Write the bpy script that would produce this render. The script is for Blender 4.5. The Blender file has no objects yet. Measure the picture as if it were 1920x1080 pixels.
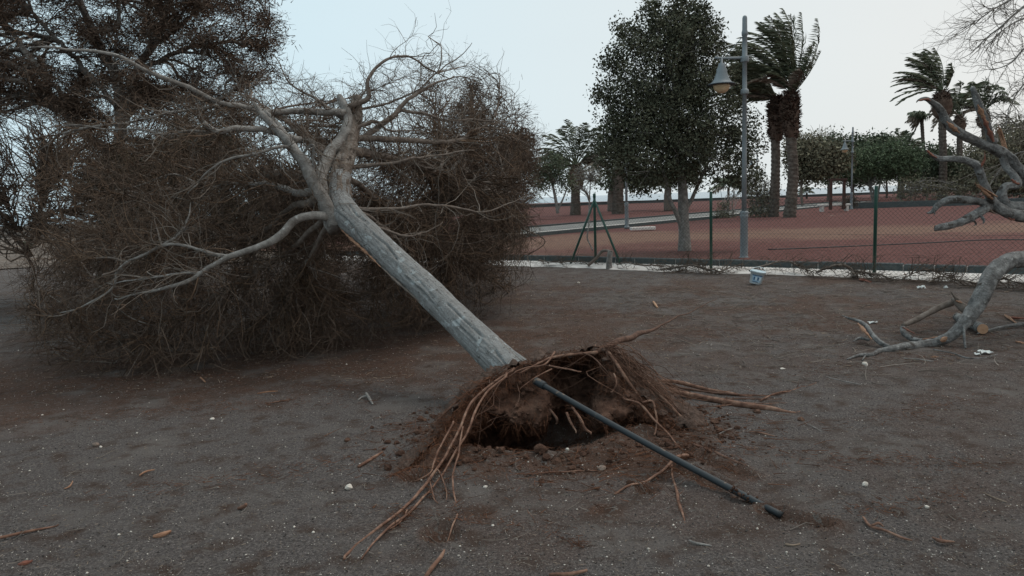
import bpy, math, random
import numpy as np
from mathutils import Matrix, Vector

rng = np.random.default_rng(7)
random.seed(7)
scene = bpy.context.scene

# ------------------------------------------------------------------ camera
F, CX, CY = 1400.0, 960.0, 540.0
PITCH, ROLL, CAMZ = math.radians(6.84), math.radians(-1.95), 1.6
cam = bpy.data.cameras.new('camera')
cam_ob = bpy.data.objects.new('camera', cam)
scene.collection.objects.link(cam_ob)
ROT = Matrix.Rotation(math.pi / 2 - PITCH, 4, 'X') @ Matrix.Rotation(ROLL, 4, 'Z')
cam_ob.matrix_world = Matrix.Translation((0, 0, CAMZ)) @ ROT
cam.sensor_width = 36.0
cam.lens = 36.0 * F / 1920.0
cam.clip_start = 0.05
cam.clip_end = 60000
scene.camera = cam_ob

# ------------------------------------------------------------------ light
world = bpy.data.worlds.new("World")
scene.world = world
world.use_nodes = True
nt = world.node_tree
nt.nodes.clear()
N = nt.nodes.new
SUN_EL, SUN_AZ = math.radians(62), math.radians(50)      # azimuth measured from +Y towards +X
wo = N('ShaderNodeOutputWorld'); bg = N('ShaderNodeBackground')
sky = N('ShaderNodeTexSky'); sky.sky_type = 'NISHITA'; sky.sun_disc = False
sky.sun_elevation = SUN_EL; sky.sun_rotation = SUN_AZ; sky.dust_density = 4.0
tc = N('ShaderNodeTexCoord'); sp = N('ShaderNodeSeparateXYZ')
nt.links.new(tc.outputs['Generated'], sp.inputs[0])
mr = N('ShaderNodeMapRange'); mr.inputs['From Min'].default_value = -0.35; mr.inputs['From Max'].default_value = 0.6
nt.links.new(sp.outputs['X'], mr.inputs['Value'])
mc = N('ShaderNodeMixRGB'); nt.links.new(mr.outputs[0], mc.inputs[0])
mc.inputs[1].default_value = (6.7, 8.5, 9.3, 1); mc.inputs[2].default_value = (8.5, 8.5, 8.25, 1)
# overcast deck thins very slightly towards the horizon
cn = N('ShaderNodeTexNoise'); cn.inputs['Scale'].default_value = 1.6; cn.inputs['Detail'].default_value = 3
mp = N('ShaderNodeMapping'); mp.inputs['Scale'].default_value = (1, 1, 4)
nt.links.new(tc.outputs['Generated'], mp.inputs[0]); nt.links.new(mp.outputs[0], cn.inputs['Vector'])
cr = N('ShaderNodeMapRange'); cr.inputs['To Min'].default_value = 0.97; cr.inputs['To Max'].default_value = 1.03
nt.links.new(cn.outputs['Fac'], cr.inputs['Value'])
mm = N('ShaderNodeVectorMath'); mm.operation = 'SCALE'
nt.links.new(mc.outputs[0], mm.inputs[0]); nt.links.new(cr.outputs[0], mm.inputs['Scale'])
mx = N('ShaderNodeMixRGB'); mx.inputs[0].default_value = 0.94
nt.links.new(sky.outputs[0], mx.inputs[1]); nt.links.new(mm.outputs[0], mx.inputs[2])
nt.links.new(mx.outputs[0], bg.inputs[0]); bg.inputs[1].default_value = 0.1
nt.links.new(bg.outputs[0], wo.inputs[0])

sun = bpy.data.lights.new('sun', 'SUN'); sun.energy = 1.3; sun.angle = math.radians(22); sun.color = (1, 0.95, 0.88)
sun_ob = bpy.data.objects.new('sun', sun); scene.collection.objects.link(sun_ob)
sd = Vector((math.sin(SUN_AZ) * math.cos(SUN_EL), math.cos(SUN_AZ) * math.cos(SUN_EL), math.sin(SUN_EL)))
sun_ob.rotation_euler = sd.to_track_quat('Z', 'Y').to_euler()
sun_ob.location = (0, 0, 30)
vs = scene.view_settings
vs.view_transform = 'Standard'; vs.look = 'None'; vs.exposure = 0; vs.gamma = 1; vs.use_curve_mapping = False
scene.cycles.max_bounces = 5; scene.cycles.diffuse_bounces = 3; scene.cycles.transparent_max_bounces = 4

# ------------------------------------------------------------------ placing: reading points of the place off the photograph
R3 = np.array(ROT.to_3x3())
CAM = np.array([0, 0, CAMZ])
def ray(px, py):
    d = np.stack([(np.asarray(px, float) - CX) / F, -(np.asarray(py, float) - CY) / F, -np.ones_like(np.asarray(px, float))], -1)
    return d @ R3.T
def P(px, py, D):
    d = ray(px, py)
    return CAM + d * (np.asarray(D, float) / d[..., 1])[..., None]
def G(px, py, z=0.0):
    d = ray(px, py)
    return CAM + d * ((z - CAMZ) / d[..., 2])[..., None]

# ------------------------------------------------------------------ noise
def _h(i, j, k, s):
    n = (i.astype(np.int64) * 374761393 + j.astype(np.int64) * 668265263 + k.astype(np.int64) * 2147483647 + s * 1274126177) & 0xffffffff
    n = ((n ^ (n >> 13)) * 1274126177) & 0xffffffff
    n = (n ^ (n >> 16)) & 0xffffffff
    return n / 4294967295.0
def vn(p, s=0):
    p = np.asarray(p, float); i = np.floor(p); f = p - i; f = f * f * (3 - 2 * f)
    i = i.astype(np.int64); x, y, z = i[..., 0], i[..., 1], i[..., 2]
    r = 0
    for dx in (0, 1):
        wx = f[..., 0] if dx else 1 - f[..., 0]
        for dy in (0, 1):
            wy = f[..., 1] if dy else 1 - f[..., 1]
            for dz in (0, 1):
                wz = f[..., 2] if dz else 1 - f[..., 2]
                r = r + wx * wy * wz * _h(x + dx, y + dy, z + dz, s)
    return r * 2 - 1
def fbm(p, s=0, o=4):
    p = np.asarray(p, float); r = 0; a = 1; t = 0
    for k in range(o):
        r = r + a * vn(p * 2 ** k, s + k); t += a; a *= 0.5
    return r / t
def nrm(v):
    return v / np.maximum(np.linalg.norm(v, axis=-1, keepdims=True), 1e-9)

# ------------------------------------------------------------------ mesh building
class Geo:
    def __init__(s): s.v = []; s.f = []; s.n = 0; s.c = []
    def add(s, v, f, col=None):
        v = np.asarray(v, np.float32).reshape(-1, 3)
        s.v.append(v); s.f.append(np.asarray(f, np.int64) + s.n); s.n += len(v)
        s.c.append(None if col is None else np.asarray(col, np.float32).reshape(-1))
        return s
ORG = {}
def build(name, geo, mat, parent=None, smooth=True, kind=None, label=None, origin=None):
    V = np.concatenate(geo.v)
    if parent is not None: o = ORG[parent.name]
    else: o = np.zeros(3) if origin is None else np.asarray(origin, float)
    me = bpy.data.meshes.new(name)
    me.vertices.add(len(V)); me.vertices.foreach_set('co', (V - o).astype(np.float32).ravel())
    idx = np.concatenate([f.ravel() for f in geo.f]).astype(np.int32)
    tot = np.concatenate([np.full(len(f), f.shape[1]) for f in geo.f]).astype(np.int32)
    st = np.concatenate([[0], np.cumsum(tot)[:-1]]).astype(np.int32)
    me.loops.add(len(idx)); me.loops.foreach_set('vertex_index', idx)
    me.polygons.add(len(tot)); me.polygons.foreach_set('loop_start', st)
    me.polygons.foreach_set('loop_total', tot)
    me.polygons.foreach_set('use_smooth', np.full(len(tot), smooth))
    if any(c is not None for c in geo.c):
        C = np.concatenate([np.zeros(len(v)) if c is None else c for v, c in zip(geo.v, geo.c)]).astype(np.float32)
        at = me.attributes.new('tint', 'FLOAT', 'POINT'); at.data.foreach_set('value', C)
    me.update(calc_edges=True); me.validate()
    me.materials.append(mat)
    ob = bpy.data.objects.new(name, me); scene.collection.objects.link(ob)
    if parent is not None: ob.parent = parent
    else: ob.location = o
    ORG[ob.name] = o
    if kind: ob['kind'] = kind
    if label: ob['label'] = label
    return ob
def thing(name, label, cat, loc, group=None):
    o = bpy.data.objects.new(name, None); scene.collection.objects.link(o)
    o.empty_display_size = 0.2; o.location = loc; ORG[o.name] = np.asarray(loc, float)
    o['label'] = label; o['category'] = cat
    if group: o['group'] = group
    return o
def tag(o, label, cat, group=None):
    o['label'] = label; o['category'] = cat
    if group: o['group'] = group
    return o
def copy_tree(o, parent=None, loc=None, rz=None, sc=None):
    c = o.copy(); scene.collection.objects.link(c)
    if parent is not None: c.parent = parent
    if loc is not None: c.location = loc
    if rz is not None: c.rotation_euler = (0, 0, rz)
    if sc is not None: c.scale = (sc, sc, sc)
    for ch in list(o.children): copy_tree(ch, c)
    return c

def btube(Pt, R, sides=3, col=None, cap=True):
    """many tubes at once: Pt (n,k,3), R (n,k)"""
    Pt = np.asarray(Pt, float); n, k, _ = Pt.shape
    R = np.broadcast_to(np.asarray(R, float), (n, k))
    T = nrm(np.gradient(Pt, axis=1))
    a = nrm(rng.normal(size=(n, 3)))
    u = nrm(np.cross(T[:, 0], a)); U = np.empty_like(Pt)
    for i in range(k):
        u = nrm(u - T[:, i] * (u * T[:, i]).sum(-1, keepdims=True)); U[:, i] = u
    W = np.cross(T, U)
    th = np.arange(sides) * 2 * math.pi / sides
    V = Pt[:, :, None] + R[:, :, None, None] * (U[:, :, None] * np.cos(th)[:, None] + W[:, :, None] * np.sin(th)[:, None])
    base = (np.arange(n) * k * sides)[:, None, None]
    i = np.arange(k - 1)[None, :, None]; j = np.arange(sides)[None, None, :]; j2 = (j + 1) % sides
    q = np.stack([base + i * sides + j, base + i * sides + j2, base + (i + 1) * sides + j2, base + (i + 1) * sides + j], -1).reshape(-1, 4)
    c = None if col is None else np.repeat(np.asarray(col), k * sides)
    g = Geo().add(V, q, c)
    if cap and sides > 4:
        for e, rev in ((0, True), (k - 1, False)):
            ff = (base[:, :, 0] + e * sides + np.arange(sides)[None])
            if rev: ff = ff[:, ::-1]
            g.f.append(ff)
    return g
def bribbon(Pt, R):
    """hair-fine twigs far thinner than they are long: one narrow strip each, turned at random"""
    Pt = np.asarray(Pt, float); n, k, _ = Pt.shape; R = np.broadcast_to(np.asarray(R, float), (n, k))
    T = nrm(np.gradient(Pt, axis=1)); a = nrm(rng.normal(size=(n, 1, 3))); U = nrm(np.cross(T, a)) * R[..., None]
    V = np.stack([Pt - U, Pt + U], 2); i = (np.arange(n) * k * 2)[:, None] + np.arange(k - 1)[None] * 2
    return Geo().add(V, np.stack([i, i + 1, i + 3, i + 2], -1).reshape(-1, 4))
def merge(*gs):
    g = Geo()
    for h in gs:
        off = g.n
        for v, c in zip(h.v, h.c): g.v.append(v); g.c.append(c); g.n += len(v)
        for f in h.f: g.f.append(f + off)
    return g
def catmull(pts, n):
    pts = np.asarray(pts, float)
    if len(pts) < 3:
        t = np.linspace(0, 1, n)[:, None]; return pts[0] * (1 - t) + pts[-1] * t
    q = np.vstack([2 * pts[0] - pts[1], pts, 2 * pts[-1] - pts[-2]])
    seg = np.linalg.norm(np.diff(pts[:, :3], axis=0), axis=1); cu = np.concatenate([[0], np.cumsum(seg)])
    s = np.linspace(0, cu[-1], n); i = np.clip(np.searchsorted(cu, s, 'right') - 1, 0, len(pts) - 2)
    t = ((s - cu[i]) / np.maximum(seg[i], 1e-9))[:, None]
    a, b, c, d = q[i], q[i + 1], q[i + 2], q[i + 3]
    return 0.5 * (2 * b + (c - a) * t + (2 * a - 5 * b + 4 * c - d) * t * t + (3 * b - a - 3 * c + d) * t ** 3)
def limb(pts, radii, n=30, sides=10, rough=0.08, rscale=9, seed=0, wob=0.0, close=True, ridge=0.0):
    """one thick organic tube through points, with knotty radius"""
    pts = np.asarray(pts, float); radii = np.asarray(radii, float)
    if radii.shape == (2,): radii = np.linspace(radii[0], radii[1], len(pts))
    C = catmull(np.hstack([pts, radii[:, None]]), n); Pt, R = C[:, :3].copy(), np.maximum(C[:, 3], 0.0008)
    if wob: Pt[1:-1] += wob * np.stack([fbm(Pt[1:-1] * 3, seed + 50 + k, 3) for k in range(3)], -1)
    g = btube(Pt[None], R[None], sides, cap=False)
    V = g.v[0].reshape(n, sides, 3); D = nrm(V - Pt[:, None])
    d = fbm(V * rscale, seed, 3) * rough
    if ridge:
        # long furrows that follow the limb
        th = np.arange(sides) / sides * 2 * math.pi; L = np.concatenate([[0], np.cumsum(np.linalg.norm(np.diff(Pt, axis=0), axis=1))])
        q = np.stack(np.broadcast_arrays(np.cos(th)[None] * 3.2, np.sin(th)[None] * 3.2, L[:, None] * 2.2), -1)
        r = fbm(q, seed + 9, 4); d = d - ridge * np.exp(-(r / 0.07) ** 2) + ridge * 0.5 * fbm(q * 3, seed + 5, 3)
    V = V + D * (d * R[:, None])[..., None]
    g.v[0] = V.reshape(-1, 3).astype(np.float32)
    if close:
        g.f.append(np.arange(sides)[::-1][None]); g.f.append(((n - 1) * sides + np.arange(sides))[None])
    return g, Pt, R

# ------------------------------------------------------------------ materials
MAT = {}
def mat(name, cols, scale=8, rough=0.9, bump=0.0, bscale=None, detail=6, stretch=(1, 1, 1), spec=0.3, dist=0.02, tint=None,
        spots=None, metal=0.0, span=(.3, .7), island=0.0, nrough=0.6, wave=None, translucent=0):
    m = bpy.data.materials.new(name); m.use_nodes = True; t = m.node_tree; t.nodes.clear(); A = t.nodes.new; Lk = t.links.new
    o = A('ShaderNodeOutputMaterial'); b = A('ShaderNodeBsdfPrincipled'); Lk(b.outputs[0], o.inputs[0])
    b.inputs['Roughness'].default_value = rough; b.inputs['Specular IOR Level'].default_value = spec; b.inputs['Metallic'].default_value = metal
    co = A('ShaderNodeTexCoord'); mpn = A('ShaderNodeMapping'); mpn.inputs['Scale'].default_value = stretch
    Lk(co.outputs['Object'], mpn.inputs[0])
    ns = A('ShaderNodeTexNoise'); ns.inputs['Scale'].default_value = scale; ns.inputs['Detail'].default_value = detail; ns.inputs['Roughness'].default_value = nrough
    Lk(mpn.outputs[0], ns.inputs['Vector'])
    ramp = A('ShaderNodeValToRGB'); el = ramp.color_ramp.elements
    while len(el) < len(cols): el.new(0.5)
    for i, c in enumerate(cols):
        el[i].position = span[0] + (span[1] - span[0]) * i / max(1, len(cols) - 1); el[i].color = (*c, 1)
    Lk(ns.outputs['Fac'], ramp.inputs[0]); out = ramp.outputs[0]
    if tint:            # second colour by the mesh's own attribute (kind of dirt, kind of blade)
        at = A('ShaderNodeAttribute'); at.attribute_name = 'tint'
        mxn = A('ShaderNodeMixRGB'); Lk(at.outputs['Fac'], mxn.inputs[0]); Lk(out, mxn.inputs[1])
        r2 = A('ShaderNodeValToRGB'); e2 = r2.color_ramp.elements
        e2[0].position = span[0]; e2[1].position = span[1]; e2[0].color = (*tint[0], 1); e2[1].color = (*tint[1], 1)
        Lk(ns.outputs['Fac'], r2.inputs[0]); Lk(r2.outputs[0], mxn.inputs[2]); out = mxn.outputs[0]
    if spots:           # (colour, scale, threshold)
        for c, s_, th in spots:
            n2 = A('ShaderNodeTexNoise'); n2.inputs['Scale'].default_value = s_; n2.inputs['Detail'].default_value = 3
            Lk(co.outputs['Object'], n2.inputs['Vector'])
            rr = A('ShaderNodeMapRange'); rr.inputs['From Min'].default_value = th; rr.inputs['From Max'].default_value = th + (0.2 if s_ < 8 else 0.06)
            Lk(n2.outputs['Fac'], rr.inputs['Value']); mx2 = A('ShaderNodeMixRGB'); Lk(rr.outputs[0], mx2.inputs[0]); Lk(out, mx2.inputs[1])
            mx2.inputs[2].default_value = (*c, 1); out = mx2.outputs[0]
    if island:
        gi = A('ShaderNodeNewGeometry'); r3 = A('ShaderNodeMapRange'); r3.inputs['To Min'].default_value = 1 - island; r3.inputs['To Max'].default_value = 1 + island
        Lk(gi.outputs['Random Per Island'], r3.inputs['Value']); vm = A('ShaderNodeVectorMath'); vm.operation = 'SCALE'
        Lk(out, vm.inputs[0]); Lk(r3.outputs[0], vm.inputs['Scale']); out = vm.outputs[0]
    Lk(out, b.inputs['Base Color'])
    if bump:
        bn = A('ShaderNodeTexNoise'); bn.inputs['Scale'].default_value = bscale or scale * 4; bn.inputs['Detail'].default_value = 8; bn.inputs['Roughness'].default_value = 0.65
        Lk(mpn.outputs[0], bn.inputs['Vector'])
        bp = A('ShaderNodeBump'); bp.inputs['Strength'].default_value = bump; bp.inputs['Distance'].default_value = dist
        Lk(bn.outputs['Fac'], bp.inputs['Height']); Lk(bp.outputs[0], b.inputs['Normal'])
    MAT[name] = m
    return m
bark = mat('bark_grey', [(.15, .145, .136), (.205, .202, .196), (.265, .265, .26)], 11, .94, 1.0, 60, spots=[((.33, .35, .35), 9, .60), ((.30, .315, .315), 70, .62), ((.09, .083, .075), 34, .63)], dist=.014, nrough=.72)
bark_limb = mat('bark_limb', [(.12, .108, .098), (.20, .185, .17), (.29, .275, .258)], 10, .9, .9, 50, spots=[((.08, .063, .05), 7, .60), ((.33, .32, .30), 24, .66)], dist=.010, nrough=.75, span=(.36, .64))
bark_peel = mat('bark_peeling', [(.09, .068, .055), (.17, .138, .115), (.28, .245, .215)], 9, .95, 1.0, 40, spots=[((.05, .038, .03), 12, .60)], dist=.02, nrough=.8, span=(.38, .62))
bark_brown = mat('bark_brown', [(.09, .07, .058), (.155, .125, .105), (.22, .185, .16)], 14, .95, .7, 50)
bark_log = mat('bark_log', [(.075, .07, .066), (.155, .15, .145), (.26, .255, .245)], 10, .92, 1.0, 45, dist=.02, spots=[((.055, .045, .038), 9, .61), ((.30, .295, .28), 26, .64)], nrough=.8, span=(.37, .63))
twig = mat('twig', [(.088, .056, .037), (.165, .112, .078)], 6, .9, island=.45, spec=.2)
twig_dark = mat('twig_dark', [(.065, .047, .036), (.11, .082, .064)], 3, .9, island=.4, spec=.2)
twig_grey = mat('twig_grey', [(.125, .105, .088), (.22, .19, .165)], 6, .9, island=.4, spec=.2)
needle = mat('needle_brown', [(.07, .048, .036), (.135, .092, .068)], 1.6, .9, island=.5, spec=.15)
needle_green = mat('needle_green', [(.04, .035, .022), (.085, .07, .045)], 1.2, .9, island=.5, spec=.15)
soil = mat('soil', [(.032, .018, .013), (.082, .046, .033), (.155, .092, .066)], 10, .97, 1.0, 50, spec=.1, dist=.02)
soil_shell = mat('soil_shell', [(.05, .034, .027), (.09, .062, .05), (.15, .105, .085)], 18, .97, 1.0, 70, spec=.1, dist=.015)
rootm = mat('root_bark', [(.075, .04, .028), (.165, .09, .063), (.28, .18, .13)], 18, .9, .5, 60, spec=.2, dist=.005)
rootd = mat('root_dark', [(.05, .028, .02), (.10, .056, .04), (.16, .095, .07)], 18, .9, .6, 60, spec=.2, dist=.005)
matf = mat('mat_fibre', [(.08, .043, .03), (.19, .11, .078)], 6, .9, island=.5, spec=.1)
hairm = mat('root_hair', [(.065, .03, .019), (.165, .076, .044)], 6, .9, island=.5, spec=.1)
raw = mat('raw_wood', [(.20, .10, .06), (.37, .215, .135)], 20, .8, .4, 60, stretch=(1, 1, 3))
raw_red = mat('raw_wood_red', [(.12, .045, .033), (.23, .09, .058)], 12, .8, .4, 60)
cutw = mat('cut_wood', [(.32, .18, .105), (.46, .28, .175)], 25, .8, .2)
straw = mat('straw', [(.12, .09, .065), (.27, .21, .16)], 5, .9, island=.6, spec=.2)
rubber = mat('black_pipe', [(.008, .012, .015), (.013, .019, .023)], 5, .6, .1, 60, spec=.5, spots=[((.10, .07, .05), 14, .62)])
grn = mat('green_paint', [(.008, .045, .032), (.015, .07, .05)], 6, .45, spec=.5)
wirem = mat('fence_wire', [(.035, .05, .045), (.06, .075, .068)], 5, .5, metal=.4)
steel = mat('lamp_grey', [(.15, .172, .185), (.20, .222, .235)], 4, .5, .1, 30, spec=.5)
steel_dark = mat('lamp_rim', [(.05, .06, .07), (.07, .085, .1)], 4, .5)
amber = mat('amber_globe', [(.42, .29, .16), (.58, .43, .27)], 3, .3, spec=.5)
basalt = mat('kerb_stone', [(.04, .05, .053), (.065, .078, .08), (.09, .10, .10)], 12, .9, .5, 60, island=.2)
mortar = mat('mortar', [(.28, .265, .25), (.38, .36, .34)], 12, .95, .5, 60)
concrete = mat('concrete', [(.50, .46, .43), (.68, .64, .60)], 6, .95, .5, 60, spots=[((.22, .19, .17), 5, .60)])
conc_path = mat('path_concrete', [(.13, .125, .12), (.21, .205, .19)], 2, .95, .3, 20)
palmtr = mat('palm_trunk', [(.05, .038, .03), (.10, .08, .066), (.16, .13, .11)], 6, .95, 1, 14, dist=.05)
palmsk = mat('palm_skirt', [(.05, .03, .022), (.12, .08, .06)], 3, .95, island=.6)
leafp = mat('palm_leaf', [(.062, .08, .044), (.145, .155, .105)], 1.5, .6, island=.3)
leafdead = mat('palm_leaf_dry', [(.11, .085, .065), (.2, .165, .13)], 1.5, .8, island=.3)
leaff = mat('ficus_leaf', [(.055, .06, .04), (.115, .115, .078)], 1.2, .85, island=.35, spec=.12)
leafd = mat('dark_leaf', [(.06, .078, .046), (.12, .138, .085)], .5, .7, island=.5)
leafg = mat('feathery_leaf', [(.07, .098, .052), (.14, .172, .098)], .4, .8, island=.5)
leafb = mat('brown_leaf', [(.10, .092, .058), (.18, .16, .108)], .4, .8, island=.5)
plast = mat('white_plastic', [(.62, .72, .76), (.70, .78, .81)], 6, .4, spec=.5)
blue = mat('blue_print', [(.02, .06, .15), (.03, .08, .18)], 8, .4)
blue2 = mat('pale_blue_print', [(.30, .45, .58), (.42, .57, .68)], 60, .4)
paper = mat('white_paper', [(.6, .62, .6), (.75, .76, .73)], 8, .8)
stonew = mat('pale_stone', [(.40, .35, .30), (.62, .58, .52)], 30, .9, .4, 80, island=.35)
stoneb = mat('brown_stone', [(.14, .10, .08), (.28, .22, .18)], 20, .9, .5, 60, island=.4)
reddirt = mat('wooden_frame_paint', [(.04, .022, .018), (.07, .036, .03)], 4, .8)
wallm = mat('wall_dark', [(.05, .057, .06), (.085, .09, .09)], 1.2, .95, .4, 8)
bermm = mat('berm_rock', [(.05, .042, .034), (.10, .082, .066)], .8, .97, .8, 3, dist=.3)
gravelm = mat('gravel_grain', [(.07, .06, .056), (.14, .125, .115)], 40, .95, island=.7, spec=.2)
# ------------------------------------------------------------------ the ground
def sstep(a, b, x):
    t = np.clip((x - a) / (b - a), 0, 1); return t * t * (3 - 2 * t)
PIT = P(1030, 800, 5.05)[:2]                       # middle of the hole under the root plate
def ground_h(x, y):
    x = np.asarray(x, float); y = np.asarray(y, float)
    p = np.stack([x, y, np.zeros_like(x)], -1)
    near = 1 - sstep(11.0, 13.0, y)
    h = (0.016 * fbm(p * 1.1, 3, 3) + 0.007 * fbm(p * 7, 5, 3) + 0.0035 * fbm(p * 28, 8, 2)) * near
    # hole under the lifted root plate, with a crumbly heap before it
    r = np.sqrt(((x - PIT[0] + .16) / 0.60) ** 2 + ((y - PIT[1] - .06) / 0.56) ** 2)
    r = r + 0.12 * fbm(p * 3.5, 21, 3)
    h = h - 0.24 * (1 - sstep(0.55, 1.08, r))
    ring = np.exp(-((r - 1.25) / 0.2) ** 2) * sstep(PIT[1] + .3, PIT[1] - .2, y)
    h = h + ring * (0.03 + 0.05 * np.abs(fbm(p * 6, 31, 4)) + .02 * fbm(p * 17, 32, 3))
    # trench torn open by the pipe
    for (ax, ay), (bx, by), w, dp in TRENCH:
        t = np.clip(((x - ax) * (bx - ax) + (y - ay) * (by - ay)) / ((bx - ax) ** 2 + (by - ay) ** 2), 0, 1)
        d = np.hypot(x - ax - t * (bx - ax), y - ay - t * (by - ay)) + .02 * fbm(p * 12, 41, 2)
        h = h - dp * (1 - sstep(w * .3, w, d)) + dp * .55 * np.exp(-((d - w * 1.3) / (w * .4)) ** 2)
    for (ax, ay), w, dp in HOLES:
        d = np.hypot(x - ax, (y - ay)) + .03 * fbm(p * 14, 43, 2)
        h = h - dp * (1 - sstep(w * .2, w, d)) + dp * .5 * np.exp(-((d - w * 1.25) / (w * .3)) ** 2)
    return h
def g2(px, py): return tuple(G(px, py)[:2])
TRENCH = [(g2(1250, 868), g2(1350, 915), .07, .035), (g2(1440, 962), g2(1545, 988), .06, .05), (g2(1290, 850), g2(1400, 890), .05, .03)]
HOLES = [(g2(1215, 920), .08, .04), (g2(828, 1008), .10, .045), (g2(775, 900), .09, .05), (g2(1130, 960), .05, .02), (g2(905, 960), .07, .03), (g2(1320, 840), .06, .03)]
def axis(lo, hi, a, b, d, g=1.09):
    core = list(np.arange(a, b, d)); s = d; v = b
    up = []
    while v < hi: up.append(v); s *= g; v += s
    up.append(hi); s = d * g; v = a - s; dn = []
    while v > lo: dn.append(v); s *= g; v -= s
    dn.append(lo)
    return np.array(dn[::-1] + core + up)
def grid(xs, ys, hf, tintf=None):
    X, Y = np.meshgrid(xs, ys, indexing='ij'); Z = hf(X, Y)
    V = np.stack([X, Y, Z], -1).reshape(-1, 3); nx, ny = X.shape
    i = np.arange(nx - 1)[:, None] * ny + np.arange(ny - 1)[None]
    q = np.stack([i, i + ny, i + ny + 1, i + 1], -1).reshape(-1, 4)
    return Geo().add(V, q, None if tintf is None else tintf(X, Y))
def ground_tint(X, Y):
    p = np.stack([X, Y, 0 * X], -1)
    n = fbm(p * 1.3, 60, 4); n2 = fbm(p * 5, 61, 3)
    # brown earth round the hole
    r = np.sqrt(((X - PIT[0] - .1) / 1.15) ** 2 + ((Y - PIT[1] + .22) / 0.80) ** 2) + .35 * n2
    t = 1 - sstep(.75, 1.15, r)
    for (ax, ay), (bx, by), w, dp in TRENCH:
        k = np.clip(((X - ax) * (bx - ax) + (Y - ay) * (by - ay)) / ((bx - ax) ** 2 + (by - ay) ** 2), 0, 1)
        t = np.maximum(t, 1 - sstep(.05, .16, np.hypot(X - ax - k * (bx - ax), Y - ay - k * (by - ay)) + .06 * n2))
    for (ax, ay), w, dp in HOLES: t = np.maximum(t, 1 - sstep(.04, .16, np.hypot(X - ax, Y - ay) + .06 * n2))
    # needle litter dropped by the crown
    lx = -2.6; ly = 7.6
    r2 = np.sqrt(((X - lx) / 5.2) ** 2 + ((Y - ly - .25 * (X - lx)) / 2.0) ** 2) + .28 * n + .22 * n2
    t = np.maximum(t, .97 * (1 - sstep(.6, 1.15, r2)))
    t = np.maximum(t, .38 * sstep(.02, .4, fbm(p * .55, 66, 4) + .35 * n2))
    t = np.maximum(t, .85 * sstep(-.15, .4, n + .6 * n2) * sstep(5.5, 8.5, Y) * (1 - sstep(13, 14.5, Y)))
    return t.ravel()
xs = axis(-60, 60, -3.4, 3.8, .03); ys = axis(-30, 34, 2.9, 7.6, .03, 1.07)
ground_m = mat('ground_dirt', [(.036, .031, .029), (.106, .092, .087), (.26, .23, .215)], 70, .97, 1.0, 80, detail=10, spec=.1, dist=.03,
               tint=((.045, .026, .019), (.155, .094, .070)), spots=[((.15, .132, .122), 1.7, .52), ((.075, .052, .042), 5.5, .50), ((.30, .27, .25), 130, .65), ((.24, .22, .20), 60, .69), ((.04, .034, .032), 75, .67), ((.14, .122, .11), 26, .60)], nrough=.85, span=(.36, .64))
gnd = build('ground', grid(xs, ys, ground_h, ground_tint), ground_m, kind='structure')

# the kerb line and fence line
KA, KB = G(960, 490), G(1850, 516)                 # foot of the kerb
kd = (KB - KA)[:2]; kd = kd / np.linalg.norm(kd); kn = np.array([-kd[1], kd[0]])   # kn points away from the camera
if kn[1] < 0: kn = -kn
K0 = KA[:2] - kd * 9.0; KLEN = 9 + 20
def K(s, w, z=0.0): return np.array([*(K0 + kd * s + kn * w), z])
def box_pts(c, ax, L, W, H, bev=0.008):
    """stone with chamfered top edges; ax = unit direction of its length"""
    n = np.array([-ax[1], ax[0]])
    def ring(l, w, z): return [np.array([*(np.array(c[:2]) + ax * sx * l / 2 + n * sy * w / 2), c[2] + z]) for sx, sy in ((-1, -1), (1, -1), (1, 1), (-1, 1))]
    v = ring(L, W, 0) + ring(L, W, H - bev) + ring(L - 2 * bev, W - 2 * bev, H)
    f = [[3, 2, 1, 0]] + [[i + 4 * k, (i + 1) % 4 + 4 * k, (i + 1) % 4 + 4 * (k + 1), i + 4 * (k + 1)] for k in (0, 1) for i in range(4)] + [[8, 9, 10, 11]]
    return Geo().add(v, f)
# concrete strip before the kerb, ragged where dirt has washed over it
s_ = np.arange(0, KLEN, .12); w_ = np.linspace(-1.12, -.01, 12)
S, W = np.meshgrid(s_, w_, indexing='ij'); e = np.clip((w_[None] + 1.02) / .2, 0, 1) * 0 + (W < -.95)
nz = fbm(np.stack([S * 1.1, W * 0, S * 0], -1), 77, 4)
W = W + (W < -1.0) * nz * .28 - (W < -1.0) * .018 * np.maximum(S - 9, 0)
V = np.stack([K0[0] + kd[0] * S + kn[0] * W, K0[1] + kd[1] * S + kn[1] * W, -.055 * (W < -1.0) + .034 + .004 * fbm(np.stack([S * 2, W * 2, S * 0], -1), 78, 3)], -1)
i = np.arange(len(s_) - 1)[:, None] * 12 + np.arange(11)[None]
strip = build('pavement', Geo().add(V, np.stack([i, i + 12, i + 13, i + 1], -1).reshape(-1, 4)), concrete, kind='structure')
# kerb: mortar bed with single basalt blocks
nb = int(KLEN / .5); bl = []
c = K(KLEN / 2, .08, 0.0); c[2] = -.02
kerb = build('kerb', box_pts(c, kd, KLEN, .135, .155, .004), mortar, kind='structure', smooth=False)
for k in range(nb):
    L = .476 + random.uniform(-.006, .006)
    c = K(k * .5 + .25, .08 + random.uniform(-.005, .005), -.01)
    a = math.atan2(kd[1], kd[0]) + random.uniform(-.008, .008)
    build('kerb_block', box_pts(c, np.array([math.cos(a), math.sin(a)]), L, .16, .17 + random.uniform(-.006, .006), .012), basalt, kerb, smooth=False)

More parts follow.
